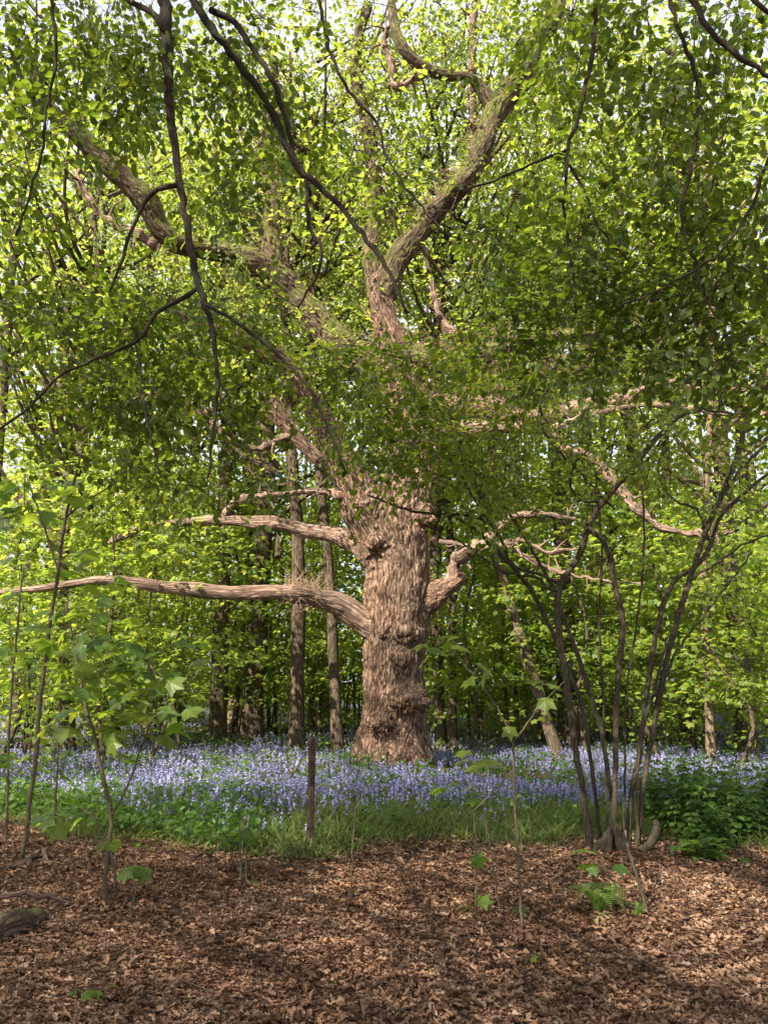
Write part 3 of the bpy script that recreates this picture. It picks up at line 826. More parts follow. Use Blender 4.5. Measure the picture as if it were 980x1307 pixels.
    D, ok = grow(mt, net, T, .004, .010, .14, maxlen=5)
    sprays(ml, mt, T[ok], D[ok], .75, 34, .085, DIAM, 0, .5, 1.0)
    link('twigs', mt.mesh('oak_twigs', M_trunkA, True, True), root)
    link('crown', ml.mesh('oak_crown', M_oakleaf, False), root)


make_oak()


# ------------------------------------------------------------------ beech overhead (trunk stands behind the viewer)
BEECH_PATHS = [  # bough polylines in pixels, with distance
    (4.6, [(205, -30, 10), (212, 30, 9.5), (214, 90, 7.5), (216, 140, 7), (223, 185, 6.5), (228, 230, 6), (238, 280, 5.5), (245, 330, 5.5), (258, 380, 5), (272, 425, 4), (277, 480, 3.2), (271, 550, 2.6), (265, 610, 2)]),
    (4.6, [(228, 236, 4.5), (205, 240, 4), (190, 250, 3.6), (172, 282, 3), (155, 330, 2.6), (140, 372, 1.8)]),
    (4.6, [(252, 368, 4), (225, 385, 3.6), (200, 400, 3.2), (172, 436, 3), (120, 458, 2.4), (75, 482, 2.2), (20, 535, 2), (-30, 560, 1.5)]),
    (4.5, [(258, 385, 3.2), (300, 410, 3), (350, 450, 2.8), (390, 490, 2.6), (415, 540, 2.2), (440, 600, 1.8)]),
    (4.6, [(172, 436, 2), (178, 480, 1.8), (188, 540, 1.6), (205, 610, 1.4)]),
    (4.9, [(232, -30, 6.5), (262, 25, 6.2), (300, 75, 6), (340, 130, 6), (365, 185, 5.8), (388, 222, 5.5), (402, 232, 5), (440, 270, 4.2), (475, 315, 3.8), (497, 350, 3.2), (520, 400, 2.2)]),
    (4.9, [(268, 12, 5), (300, 28, 4.6), (322, 60, 4.4), (345, 95, 4.2), (362, 145, 4), (376, 200, 3.8), (387, 222, 3.8)]),
    (4.9, [(391, 228, 3.6), (396, 290, 3.2), (410, 318, 2.8), (403, 355, 2.4), (380, 392, 1.8)]),
    (5.2, [(404, -20, 2.8), (420, 60, 2.8), (445, 115, 2.6), (480, 155, 2.4), (492, 195, 2.2), (530, 255, 2), (570, 300, 1.8)]),
    (4.4, [(762, -30, 3.6), (756, 60, 3.4), (742, 135, 3.2), (725, 188, 3), (720, 250, 2.2), (728, 330, 2), (735, 400, 1.6)]),
    (4.4, [(725, 190, 2.6), (690, 205, 2.2), (640, 225, 2), (590, 245, 1.6)]),
    (4.4, [(722, 200, 2.4), (745, 245, 2.2), (765, 290, 2), (800, 330, 1.6)]),
    (4.2, [(848, -25, 3.4), (868, 40, 3.2), (888, 100, 3), (890, 160, 2.8), (880, 220, 2.6), (868, 275, 2.2), (885, 330, 2), (905, 390, 1.6)]),
    (4.0, [(868, -25, 4.5), (905, 35, 4.2), (945, 72, 4), (1000, 108, 3.6), (1040, 140, 3)]),
    (4.0, [(945, -20, 4), (985, 20, 3.4), (1020, 40, 3)]),
    (4.1, [(1010, 110, 3.4), (985, 190, 3), (960, 260, 2.6), (920, 320, 2.2), (860, 360, 1.8), (790, 390, 1.5)]),
    (4.4, [(140, -20, 4), (165, 0, 4), (200, 22, 4.5), (212, 40, 5)]),
    (4.5, [(60, -25, 3), (72, 60, 2.6), (60, 140, 2.2), (48, 220, 2), (20, 300, 1.6)]),
]
# leaf masses as seen: centre px, radii px, distance range, number of sprays
BEECH_MASS = [
    (20, 90, 50, 50, 4.1, 5.2, 18), (690, 30, 40, 30, 4.3, 5.2, 12), (110, 90, 70, 34, 4.2, 5.2, 16), (265, 250, 50, 30, 4.3, 5.3, 8),
    (90, 70, 130, 90, 3.9, 5.2, 100), (250, 60, 110, 80, 4.2, 5.4, 60), (10, 240, 45, 80, 4.0, 5.2, 22), (290, 190, 50, 80, 4.3, 5.2, 24), (360, 110, 60, 100, 4.5, 5.4, 24),
    (80, 385, 100, 34, 4.1, 5.4, 34), (120, 440, 140, 70, 4.1, 5.6, 90), (240, 470, 110, 80, 4.3, 5.6, 66), (530, 560, 60, 50, 4.9, 5.6, 44), (120, 560, 110, 60, 4.3, 5.6, 40), (270, 410, 80, 40, 4.3, 5.4, 26), (250, 590, 90, 50, 4.4, 5.6, 24),
    (480, 480, 60, 50, 4.4, 5.6, 34), (530, 190, 60, 50, 4.6, 5.6, 8), (450, 250, 60, 60, 4.6, 5.4, 12), (570, 30, 50, 40, 4.6, 5.6, 4),
    (725, 60, 50, 60, 4.0, 5.2, 26), (830, 60, 110, 70, 3.8, 5.0, 55), (930, 90, 90, 90, 3.6, 4.8, 50), (700, 300, 90, 70, 4.0, 5.0, 40), (820, 300, 110, 80, 3.8, 4.8, 60), (930, 280, 80, 80, 3.7, 4.6, 50),
    (900, 400, 110, 60, 3.8, 4.8, 80), (760, 410, 110, 60, 4.0, 5.0, 60), (650, 340, 60, 50, 4.3, 5.2, 16), (850, 190, 90, 60, 3.9, 4.9, 36), (640, 440, 60, 40, 4.4, 5.2, 18), (950, 470, 60, 40, 3.9, 4.8, 24),
]


def make_beech():
    base = np.array([-2.6, -3.2, float(gz(-2.6, -3.2))])
    root = empty('beech_tree', base)
    tag(root, 'overhanging beech whose dark drooping boughs and leaves fill the upper foreground', 'beech tree')
    tk = MB()
    P, R = resample([base + [0, 0, -.2], base + [0, 0, .4], base + [.1, .1, 3], base + [.3, .2, 6], base + [.2, .3, 9], base + [.4, .2, 13]], [.48, .36, .30, .26, .18, .05], .3)
    tube(tk, P, R, 16, 0, .04); trunkP = P
    link('trunk', tk.mesh('beech_trunk', M_beech, True, True), root)
    netP = []
    up = {4.6: 0}
    for i, (Y, pts) in enumerate(BEECH_PATHS):
        P, R = px_path(pts, Y)
        if pts[0][1] < 0:   # carry on above the frame and back to the trunk
            h = base + [.3, .3, 7.2 + .25 * (i % 5)]
            a = P[0]; dv = nrm(nrm(a - P[1]) + nrm(h - a) * .7); q = a + dv * .3
            q2 = q + nrm(dv * .5 + nrm(h - q)) * .7
            mid = q2 * .5 + h * .5 + [0, 0, .5]
            P = np.vstack([h, mid, q2, q, P]); R = np.concatenate([[R[0] * 1.5 + .03, R[0] * 1.4 + .012, R[0] * 1.25, R[0] * 1.15], R])
        P, R = resample(P, R, .07); R = R * .82
        P[1:-1] += rng.normal(0, .006, (len(P) - 2, 3))
        mb = MB(); tube(mb, P, R, 8, 0, .06)
        link('bough', mb.mesh('beech_bough', M_beech, True, True), root)
        netP.append(P)
    T = []
    for cx, cy_, rx, ry, y0, y1, n in BEECH_MASS:
        n = int(n * .76)
        a = rng.uniform(0, 2 * PI, n); q = np.sqrt(rng.uniform(0, 1, n)) * 1.15
        px, py, Y = cx + np.cos(a) * q * rx, cy_ + np.sin(a) * q * ry, rng.uniform(y0, y1, n) + .55
        T.append(np.array([at(*k) for k in zip(px, py, Y)]))
    T = np.concatenate(T)
    net = Net(np.concatenate(netP))
    mt, ml = MB(), MB()
    D, ok = grow(mt, net, T, .0022, .0032, .13)
    sprays(ml, mt, T[ok], D[ok], .58, 22, .070, OVAL, 0, .16, .32)
    # the main crown overhead, out of frame: it is what shades the foreground
    n = 1250
    d = nrm(rng.normal(0, 1, (n, 3))); q = rng.uniform(.35, 1, n) ** .5
    C = np.array([-5.2, -1.9, 10.6]) + d * q[:, None] * [7.4, 5.0, 4.4]
    n2 = 130; d2 = nrm(rng.normal(0, 1, (n2, 3)))      # unseen forward lobe, added to shade the lower oak trunk
    C = np.vstack([C, np.array([-7.6, 2.9, 12.6]) + d2 * rng.uniform(.3, 1, (n2, 1)) * [3.6, 2.0, 2.1]])
    k = ((C[:, 2] - CAMH) > 1.35 * np.maximum(C[:, 1], 0) + 1.5) ; C = C[k]
    clumps(ml, DIAM, C, rng.uniform(.5, 1.0, len(C)), 30, .12, .5, .3, 0, .1)
    for i in range(26):
        e = C[rng.integers(0, len(C))]; s = trunkP[rng.integers(14, len(trunkP) - 6)]
        m = (s + e) / 2 + [0, 0, .5]
        tube(mt, *resample([s, m, e], [.07, .04, .01], .3), 6)
    link('twigs', mt.mesh('beech_twigs', M_twig), root)
    link('leaves', ml.mesh('beech_leaves', M_beechleaf, False), root)


make_beech()


# ------------------------------------------------------------------ hazel
HAZEL = [
    (7.35, [(755, 1092, 9), (745, 1020, 8), (735, 960, 7.5), (725, 890, 7), (716, 830, 6.8), (712, 780, 6.5), (715, 745, 6.5), (738, 712, 6), (750, 672, 5.5), (770, 640, 5.2), (800, 605, 5), (830, 568, 4.6), (865, 532, 4), (895, 520, 3.6), (905, 490, 3), (935, 450, 2.4)]),
    (7.35, [(714, 746, 4), (690, 733, 3.4), (655, 722, 3.2), (640, 690, 3.2), (625, 668, 3), (600, 658, 3), (552, 656, 2.6), (510, 648, 2), (470, 632, 1.4)]),
    (7.6, [(768, 1090, 5), (758, 1000, 4.5), (742, 900, 4.4), (715, 830, 4.2), (690, 775, 4.2), (668, 740, 4), (640, 710, 3.4), (600, 670, 3), (570, 655, 2.4), (545, 600, 1.8), (520, 560, 1.4)]),
    (7.3, [(783, 1098, 7), (785, 1000, 5.6), (786, 920, 5.4), (790, 850, 5.2), (794, 790, 5), (784, 745, 4.6), (780, 715, 4.4), (768, 690, 4), (752, 672, 3)]),
    (7.45, [(812, 1090, 7.5), (822, 1000, 6.4), (832, 940, 6), (845, 870, 5.8), (862, 800, 5.6), (880, 740, 5.4), (900, 680, 5), (922, 630, 4.6), (940, 585, 4.4), (952, 540, 4.2), (965, 495, 4), (985, 450, 3.4), (1010, 400, 2.6)]),
    (7.5, [(802, 1092, 7), (803, 1040, 6), (812, 980, 5.6), (824, 900, 5.2), (832, 840, 5), (845, 775, 4.6), (862, 740, 4.4), (882, 728, 4.2), (905, 700, 3.6), (920, 660, 3), (960, 620, 2.6), (1000, 590, 2)]),
    (7.7, [(790, 1090, 5.5), (778, 1000, 5), (766, 930, 4.6), (748, 870, 4.4), (735, 830, 4), (720, 790, 3.6), (700, 740, 3), (672, 690, 2.4), (640, 640, 2)]),
    (7.55, [(776, 1092, 3), (774, 1000, 2.4), (770, 900, 2.2), (765, 800, 2), (768, 700, 1.8), (760, 600, 1.4)]),
    (7.6, [(796, 1090, 3), (797, 980, 2.4), (800, 880, 2.2), (812, 800, 2), (822, 700, 1.8), (818, 600, 1.4)]),
    (7.4, [(815, 1085, 3.2), (813, 1000, 2.8), (818, 940, 2.6), (835, 880, 2.4), (850, 820, 2)]),
    (7.25, [(806, 1092, 9), (822, 1086, 8), (833, 1074, 7.5), (838, 1058, 6.5), (836, 1048, 4)]),
]
HAZEL_SIDE = [
    (7.35, [(868, 530, 3), (850, 510, 2.6), (825, 495, 2.2), (812, 470, 1.8), (806, 440, 1.4)]),
    (7.35, [(895, 520, 2.6), (935, 528, 2.2), (980, 520, 1.8)]),
    (7.35, [(770, 640, 2.8), (745, 640, 2.4), (728, 620, 2.2), (735, 590, 2), (750, 575, 1.6)]),
    (7.35, [(712, 755, 3), (680, 738, 2.4), (640, 728, 2.2), (600, 700, 1.8), (570, 680, 1.4)]),
    (7.45, [(845, 870, 2.6), (865, 830, 2.2), (895, 790, 2), (930, 745, 1.8), (960, 705, 1.4)]),
    (7.45, [(918, 640, 2.8), (945, 600, 2.4), (975, 570, 2)]),
    (7.45, [(905, 690, 3), (890, 650, 2.4), (860, 640, 2), (840, 600, 1.6), (850, 570, 1.4)]),
    (7.4, [(785, 650, 2), (700, 560, 2.0), (690, 520, 1.8), (705, 480, 1.6), (720, 440, 1.4)]),
    (7.4, [(625, 668, 2), (590, 610, 1.8), (560, 560, 1.6), (530, 500, 1.4), (500, 460, 1.2)]),
    (7.4, [(880, 740, 2.4), (920, 715, 2), (960, 690, 1.8), (1000, 680, 1.4)]),
]
HAZEL_MASS = [(590, 555, 80, 60, 55), (500, 535, 60, 45, 26), (560, 480, 80, 50, 40), (650, 590, 80, 50, 40), (690, 510, 70, 50, 34), (780, 555, 90, 50, 32), (900, 590, 90, 60, 20), (840, 470, 100, 40, 36), (620, 645, 80, 20, 10), (930, 680, 60, 50, 6), (700, 640, 50, 30, 6), (440, 520, 40, 40, 14), (530, 590, 40, 30, 10)]


def make_hazel():
    b = ground_px(782, 1088)
    root = empty('hazel_shrub', b)
    tag(root, 'multi stemmed hazel with thin brown stems fanning from one stool', 'hazel')
    netP = []
    for Y, pts in HAZEL:
        P, R = px_path(pts, Y); P, R = resample(P, R, .06); R = R * np.linspace(.54, .86, len(R))
        P[2:-1] += rng.normal(0, .004, (len(P) - 3, 3))
        mb = MB(); tube(mb, P, R, 9, 0, .06)
        link('stem', mb.mesh('hazel_stem', M_hazel, True, True), root); netP.append(P[len(P) // 2:])
    netP.pop()
    for Y, pts in HAZEL_SIDE:
        P, R = px_path(pts, Y); P, R = resample(P, R, .06); R = R * .75; P[1:-1] += rng.normal(0, .008, (len(P) - 2, 3))
        mb = MB(); tube(mb, P, R, 6, 0, .06)
        link('branch', mb.mesh('hazel_branch', M_hazel, True, True), root); netP.append(P)
    mb = MB()
    for _ in range(30):     # the knotted stool
        a = rng.uniform(0, 2 * PI); d = np.array([math.cos(a), math.sin(a) * .6, 0])
        P, R = resample([b + d * .05 + [0, 0, .15 + .05 * rng.normal()], b + d * rng.uniform(.09, .15) + [0, 0, .06], b + d * rng.uniform(.14, .22) + [0, 0, -.03]], [.016, .024, .010], .03)
        tube(mb, P, R, 8, 0, .12)
    link('stool', mb.mesh('hazel_stool', M_hazel, True, True), root)
    T = []
    for cx, cy_, rx, ry, n in HAZEL_MASS:
        a = rng.uniform(0, 2 * PI, n); q = np.sqrt(rng.uniform(0, 1, n)) * 1.1
        T.append(np.array([at(*k) for k in zip(cx + np.cos(a) * q * rx, cy_ + np.sin(a) * q * ry, rng.uniform(6.6, 8.3, n))]))
    T = np.concatenate(T); net = Net(np.concatenate(netP))
    mt, ml = MB(), MB()
    D, ok = grow(mt, net, T, .0022, .004, .15)
    sprays(ml, mt, T[ok], D[ok], .55, 24, .060, OVAL, 0, .18, .4)
    link('twigs', mt.mesh('hazel_twigs', M_twig), root)
    link('leaves', ml.mesh('hazel_leaves', M_hazelleaf, False), root)


make_hazel()


# ------------------------------------------------------------------ saplings in the foreground
def sapling(label, Y, stems, leaves, size, name='sapling', cat='sapling', group=None):
    """stems: px polylines; leaves: (px, py, rx, ry, n) clusters of palmate leaves on stalks"""
    Y = float(ground_px(*stems[0][0][:2])[1])
    P0, _ = px_path(stems[0][:1], Y)
    root = empty(name, P0[0]); tag(root, label, cat, group)
    netP = []
    for st in stems:
        P, R = px_path(st, Y); P, R = resample(P, R, .05); R = R * .78
        if len(P) > 3: P[1:-1] += rng.normal(0, .003, (len(P) - 2, 3))
        mb = MB(); tube(mb, P, R, 7, 0, .05, cap=True)
        link('stem', mb.mesh('sapling_stem', M_stemg, True, True), root); netP.append(P)
    netP = np.concatenate(netP)
    T = []
    for px, py, rx, ry, n in leaves:
        a = rng.uniform(0, 2 * PI, n); q = np.sqrt(rng.uniform(0, 1, n))
        for k in range(n): T.append(at(px + math.cos(a[k]) * q[k] * rx, py + math.sin(a[k]) * q[k] * ry, Y + rng.normal(0, .28 if rx > 20 else .06)))
    T = np.array(T); n = len(T)
    net = Net(netP); ml = MB()
    D, ok = grow(ml, net, T, .0016, .003, .10, 1)
    a = rng.uniform(0, 2 * PI, n)
    ld = nrm(D * [1, 1, .2]) + np.stack([np.cos(a), np.sin(a), -.35 * np.ones(n)], 1) * .7
    place(ml, LOBED, T, ld, np.array([0, -.12, 1.]) + jit(n, .33), size * rng.uniform(.65, 1.15, n))
    link('leaves', ml.mesh('sapling_leaves', [M_syc, M_stemg], False), root)


sapling('sycamore sapling with kinked brown stem at the left edge of the bare ground', 5.8,
        [[(133, 1157, 4.5), (134, 1120, 4.2), (139, 1080, 4), (142, 1045, 3.8), (135, 1005, 3.4), (125, 960, 3), (113, 915, 2.8), (103, 870, 2.4), (92, 815, 2), (84, 770, 1.6)],
         [(142, 1042, 2.2), (155, 1020, 2), (170, 985, 1.6), (190, 930, 1.4), (215, 880, 1.2)], [(139, 1078, 2.2), (130, 1072, 2), (122, 1045, 1.8), (108, 1035, 1.4)],
         [(141, 1088, 2.4), (147, 1115, 2.2), (148, 1132, 2)]],
        [(140, 865, 75, 55, 56), (110, 810, 70, 45, 34), (190, 900, 55, 45, 36), (220, 845, 40, 40, 12), (80, 1040, 26, 18, 5), (155, 1072, 22, 8, 3), (105, 930, 50, 30, 10), (165, 955, 40, 25, 7)], .17)
sapling('tall thin sycamore sapling at the far left with large hanging leaves', 6.6,
        [[(28, 1102, 4), (36, 1040, 3.8), (46, 960, 3.6), (52, 890, 3.4), (62, 810, 3.2), (74, 730, 2.8), (84, 660, 2.4), (98, 600, 2), (116, 540, 1.4)],
         [(74, 730, 1.8), (62, 690, 1.6), (45, 640, 1.4), (35, 610, 1)], [(84, 660, 1.8), (110, 640, 1.4), (150, 615, 1)], [(52, 900, 1.6), (30, 870, 1.2), (10, 850, 1)]],
        [(60, 625, 55, 35, 18), (25, 680, 35, 40, 14), (95, 690, 45, 40, 10), (120, 740, 50, 30, 8), (30, 800, 35, 60, 8)], .20)
sapling('slender dark sapling left of the fern, its bent tip carrying drooping leaves', 5.2,
        [[(666, 1192, 2.6), (663, 1120, 2.3), (659, 1050, 2.2), (655, 985, 2), (654, 950, 1.9), (640, 915, 1.7), (618, 880, 1.5), (590, 845, 1.2), (570, 822, 1)], [(654, 950, 1.6), (668, 930, 1.3), (690, 900, 1), (720, 870, .8)], [(655, 985, 1.5), (630, 1010, 1.2), (600, 1040, 1)]],
        [(575, 820, 22, 14, 4), (620, 855, 30, 14, 5), (655, 930, 10, 6, 1), (690, 878, 24, 12, 3), (602, 965, 26, 12, 4), (545, 830, 22, 14, 3)], .13)
sapling('thin leaning sapling stem just below the hazel stool', 5.55,
        [[(827, 1172, 3), (820, 1145, 2.8), (812, 1115, 2.6), (803, 1088, 2.4), (798, 1060, 1.6)], [(806, 1262, 1.6), (804, 1210, 1.6), (800, 1170, 1.5), (785, 1130, 1.4), (768, 1105, 1)]],
        [(742, 1085, 8, 4, 2), (768, 1106, 14, 5, 3), (776, 1168, 6, 4, 1), (806, 1158, 8, 5, 2), (826, 1172, 6, 4, 1)], .13)
sapling('very thin upright seedling on bare leaves in front of the iron post', 5.8,
        [[(446, 1162, 1.6), (449, 1110, 1.4), (452, 1050, 1.3), (454, 1032, 1.2), (438, 1014, 1), (420, 1004, .8)], [(454, 1034, 1), (466, 1010, .8), (474, 990, .6)]],
        [(415, 1002, 6, 3, 2), (474, 992, 6, 4, 1)], .10)
sapling('pair of short dark seedling stems left of the iron post', 6.3,
        [[(308, 1131, 2.2), (307, 1100, 2), (306, 1082, 1.8), (310, 1050, 1.2)], [(314, 1130, 2), (314, 1100, 1.7), (314, 1085, 1.5), (318, 1040, 1)]],
        [(322, 1124, 5, 4, 2), (305, 1060, 14, 8, 4)], .11)
sapling('small leaning seedling with one pair of leaves beside the kinked sapling', 5.5,
        [[(165, 1177, 1.9), (170, 1150, 1.7), (178, 1120, 1.5), (184, 1090, 1)]], [(172, 1106, 14, 6, 4)], .12)
sapling('two pale thin seedlings with light green top leaves before the bluebell edge', 5.3,
        [[(640, 1172, 1.5), (632, 1120, 1.4), (622, 1060, 1.3), (615, 1030, 1)], [(606, 1180, 1.2), (608, 1100, 1.2), (604, 1040, 1.1), (600, 1010, .8)]],
        [(590, 1005, 24, 9, 5), (630, 1026, 18, 8, 4), (604, 1160, 10, 4, 3), (660, 1157, 8, 5, 2), (600, 1090, 8, 4, 1)], .12)
sapling('thin pale sapling stems with bright leaves at the left frame edge', 7.6,
        [[(8, 1075, 2.4), (10, 980, 2.2), (15, 880, 2), (24, 780, 1.6), (30, 720, 1)], [(70, 1050, 2), (74, 960, 1.8), (78, 860, 1.5), (88, 760, 1)]],
        [(20, 840, 40, 70, 16), (30, 960, 40, 50, 12), (60, 900, 40, 60, 10), (70, 1000, 40, 30, 7)], .13)


sapling('tiny seedling with a few leaves at the lower left of the bare ground', 4.4,
        [[(122, 1281, 1.4), (123, 1272, 1.2), (124, 1263, 1)]], [(112, 1266, 12, 4, 4), (134, 1262, 8, 4, 2)], .075)
sapling('single leaf seedling low in the right foreground', 4.4,
        [[(480 + 210, 1236, 1.2), (690, 1228, 1), (689, 1222, .8)]], [(686, 1221, 8, 3, 2)], .06)


def make_fern():
    b = ground_px(765, 1168)
    root = empty('fern', b); tag(root, 'pale green fern arching low over the dead leaves under the hazel', 'fern')
    for k in range(9):
        a = rng.uniform(0, 2 * PI) if k > 3 else (0.2, 2.9, 3.4, .6)[k]
        l = rng.uniform(.14, .25); d = np.array([math.cos(a), math.sin(a), 0])
        P = np.array([b, b + d * l * .35 + [0, 0, .13], b + d * l * .75 + [0, 0, .17], b + d * l * 1.1 + [0, 0, .10]])
        P, R = resample(P, [.003, .0025, .002, .001], .013)
        mb = MB(); tube(mb, P, R, 4)
        T = nrm(np.gradient(P, axis=0)); S = nrm(np.cross(T, np.array([0, 0, 1.])))
        n = len(P); w = .06 * np.sin(np.linspace(.35, PI, n)) + .008
        for s in (-1, 1):
            place(mb, T_oval(.085, .02, .12), P, S * s + T * .35, np.cross(S, T), w, 0)
        link('frond', mb.mesh('fern_frond', M_fern, False), root)


make_fern()


def make_nettles():
    mb = MB()
    x = rng.uniform(2.75, 5.2, 420); y = rng.uniform(7.3, 9.0, 420)
    k = (y > 7.35 + .25 * np.sin(x * 4)); x, y = x[k], y[k]; n = len(x)
    h = rng.uniform(.35, .72, n) * np.clip((y - 6.9), .5, 1)
    b = np.stack([x, y, gz(x, y)], 1); t = b + np.stack([rng.normal(0, .05, n), rng.normal(0, .05, n), h], 1)
    sticks(mb, b, t, .004, .002, 1)
    for q in np.linspace(.2, 1, 7):
        for s in range(4):
            a = rng.uniform(0, 2 * PI, n)
            D = np.stack([np.cos(a), np.sin(a), np.full(n, -.25)], 1)
            place(mb, OVAL, b + (t - b) * q, D, np.array([0, 0, 1.]) + jit(n, .3), rng.uniform(.06, .11, n) * (1.15 - q * .4))
    tag(build(mb, 'undergrowth', [M_nettle, M_herb], None, False), 'bed of dark green nettles at the right edge beyond the dead leaves', 'nettles', kind='stuff')
    b = ground_px(897, 1100)
    root = empty('leafy_plant', b); tag(root, 'low dark plant with long drooping leaves at the front of the nettle bed', 'plant')
    mb = MB()
    for k in range(34):
        a = rng.uniform(0, 2 * PI); p = b + np.array([rng.normal(0, .09), rng.normal(0, .06), rng.uniform(.0, .12)])
        place(mb, T_oval(.2, .03, .35), p[None], np.array([[math.cos(a), math.sin(a), rng.uniform(.2, 1.1)]]), np.array([[-math.cos(a) * .5, -math.sin(a) * .5, 1.]]), rng.uniform(.14, .25))
    link('leaves', mb.mesh('plant_leaves', M_nettle, False), root)


make_nettles()


def make_post():
    b = ground_px(395, 1086)
    root = empty('iron_post', b, .5); tag(root, 'rusty dark iron angle post driven into the edge of the bluebells', 'post')
    H = 1.02; w, tk = .052, .008
    prof = np.array([[0, 0], [w, 0], [w, tk], [tk, tk], [tk, w], [0, w]]) - [w * .3, w * .3]
    zs = np.array([-.2, .0, .25, .5, .75, H - .012, H]); V = []
    for i, z in enumerate(zs):
        s = 1.0 if i < 6 else .93
        V += [[p[0] * s, p[1] * s, z] for p in prof]
    V = np.array(V); m = 6
    f4 = [[i * m + j, i * m + (j + 1) % m, (i + 1) * m + (j + 1) % m, (i + 1) * m + j] for i in range(len(zs) - 1) for j in range(m)]
    t = (len(zs) - 1) * m
    f4 += [[t, t + 1, t + 2, t + 3], [t, t + 3, t + 4, t + 5]]
    mb = MB(); mb.add(V, f4)
    o = bpy.data.objects.new('post_shaft', mb.mesh('post', noisy_mat('rusted_iron', [(.018, .013, .011), (.05, .032, .024), (.11, .07, .05)], 22, .75, .003), False)); COL.objects.link(o); o.parent = root
    for z in (.93, .62, .3):    # small bolt heads through the face
        mb = MB(); P = np.array([[w * .25, -w * .3 - .006, z], [w * .25, -w * .3 + .004, z]])
        tube(mb, P, np.array([.007, .007]), 6)
        q = bpy.data.objects.new('bolt', mb.mesh('post_bolt', bpy.data.materials['rusted_iron'], False)); COL.objects.link(q); q.parent = root


make_post()


def log(label, pts, mat, name='fallen_branch', cat='branch', wob=.08, sides=10, side_twigs=2):
    """pts: (px, py on the ground, r metres, lift metres)"""
    P, R = [], []
    for px, py, r, lift in pts:
        g = ground_px(px, py); g[2] += r * .7 + lift; P.append(g); R.append(r)
    P, R = resample(P, R, .05)
    P[1:-1] += rng.normal(0, min(.006, R.min()), (len(P) - 2, 3))
    mb = MB(); tube(mb, P, R, sides, 0, wob)
    for _ in range(side_twigs):
        j = rng.integers(1, len(P) - 1); d = nrm(rng.normal(0, 1, 3) * [1, 1, .4] + [0, 0, .25])
        q = min(R[j], .016); tube(mb, *resample([P[j], P[j] + d * q * 5, P[j] + d * q * 9 + rng.normal(0, q, 3)], [q * .5, q * .35, q * .12], .03), 5)
    o = build(mb, name, mat, None, True, True); tag(o, label, cat)


log('thick mossy fallen log at the lower left edge', [(-60, 1218, .09, 0), (-10, 1205, .085, 0), (25, 1190, .075, 0), (52, 1178, .045, 0)], M_trunkA, 'fallen_log', 'log')
log('long pale stick lying across the mossy log at the left', [(-40, 1178, .016, .10), (20, 1168, .015, .12), (60, 1164, .013, .08), (98, 1160, .008, .02)], M_dead)
log('curved pale dead branch between the two left saplings', [(5, 1112, .02, .0), (35, 1106, .022, .03), (52, 1098, .02, .06), (62, 1108, .014, .02), (68, 1118, .01, 0)], M_dead)
log('thin straight stick left of the slender dark sapling', [(600, 1152, .009, .01), (640, 1162, .009, .02), (695, 1174, .006, 0)], M_dead)
log('thin dark stick lying on leaves below the seedlings', [(585, 1188, .008, 0), (630, 1198, .009, .01), (678, 1210, .006, 0)], M_stemg)
log('long thin twig at the lower middle of the bare ground', [(490, 1205, .006, 0), (545, 1200, .007, .01), (600, 1196, .005, 0)], M_stemg)
log('short bent twig among dead leaves in the near left', [(112, 1250, .008, 0), (140, 1244, .008, .01), (170, 1243, .005, 0)], M_stemg)
log('dark fallen trunk lying among undergrowth at far left', [(-70, 958, .16, 0), (0, 956, .15, 0), (60, 953, .12, 0), (95, 950, .07, 0)], M_trunkA, 'fallen_log', 'log')
log('fallen branch pile end lying behind the right hand trees', [(830, 945, .09, 0), (880, 943, .1, .1), (940, 940, .08, 0), (1000, 944, .06, 0)], M_trunkA, 'fallen_log', 'log')


# ------------------------------------------------------------------ woodland trees behind
def crown_mesh(seed, z0, z1, rad, n, leaf, mat, tmpl, per=12, cl=(.5, 1.0)):
    d = nrm(rng.normal(0, 1, (n, 3))); q = rng.uniform(.15, 1, n) ** .45
    C = np.array([0, 0, (z0 + z1) / 2]) + d * q[:, None] * [rad, rad, (z1 - z0) / 2]
    mb = MB()
    clumps(mb, tmpl, C, rng.uniform(*cl, n), per, leaf, .42, .3, 0, .10)
    # limbs to some of the clumps
    mt = mb
    for i in rng.choice(n, min(n, 34), False):
        e = C[i]; s = np.array([0, 0, max(z0 * .8, e[2] - np.hypot(e[0], e[1]) * 1.1)])
        m = (s + e) / 2 + [0, 0, -.15 * np.hypot(e[0], e[1])] + rng.normal(0, .2, 3)
        tube(mt, *resample([s, m, e], [.06, .04, .012], .4), 5, 1)
    return (mb.mesh('crown', [mat, M_trunkA], False, True),)


CROWNS = [crown_mesh(1, 6.5, 20, 3.6, 260, .16, M_canopy, DIAM), crown_mesh(2, 8, 22, 3.0, 230, .15, M_canopy, DIAM), crown_mesh(3, 5, 17, 3.4, 250, .15, M_canopy, DIAM), crown_mesh(4, 9, 25, 3.8, 260, .17, M_canopy, DIAM)]


def trunk_mesh(r, h, lean, mat, bend=.25, pts=None):
    n = 9; z = np.linspace(-.25, h, n)
    P = np.stack([lean[0] * z + bend * np.sin(z * .5 + rng.uniform(0, 6)) * (z > 0.1), lean[1] * z, z], 1)
    P[0, :2] = P[1, :2] * .3; P[1] = [0, 0, .02]
    P = np.insert(P, 2, P[1] * .8 + P[2] * .2, 0)
    R = r * np.interp(P[:, 2], [-.25, 0, .35, h * .5, h], [1.5, 1.35, 1.0, .72, .22])
    P, R = resample(P, R, .25)
    mb = MB(); tube(mb, P, R, 12, 0, .05)
    return mb.mesh('trunk', mat, True, True), P


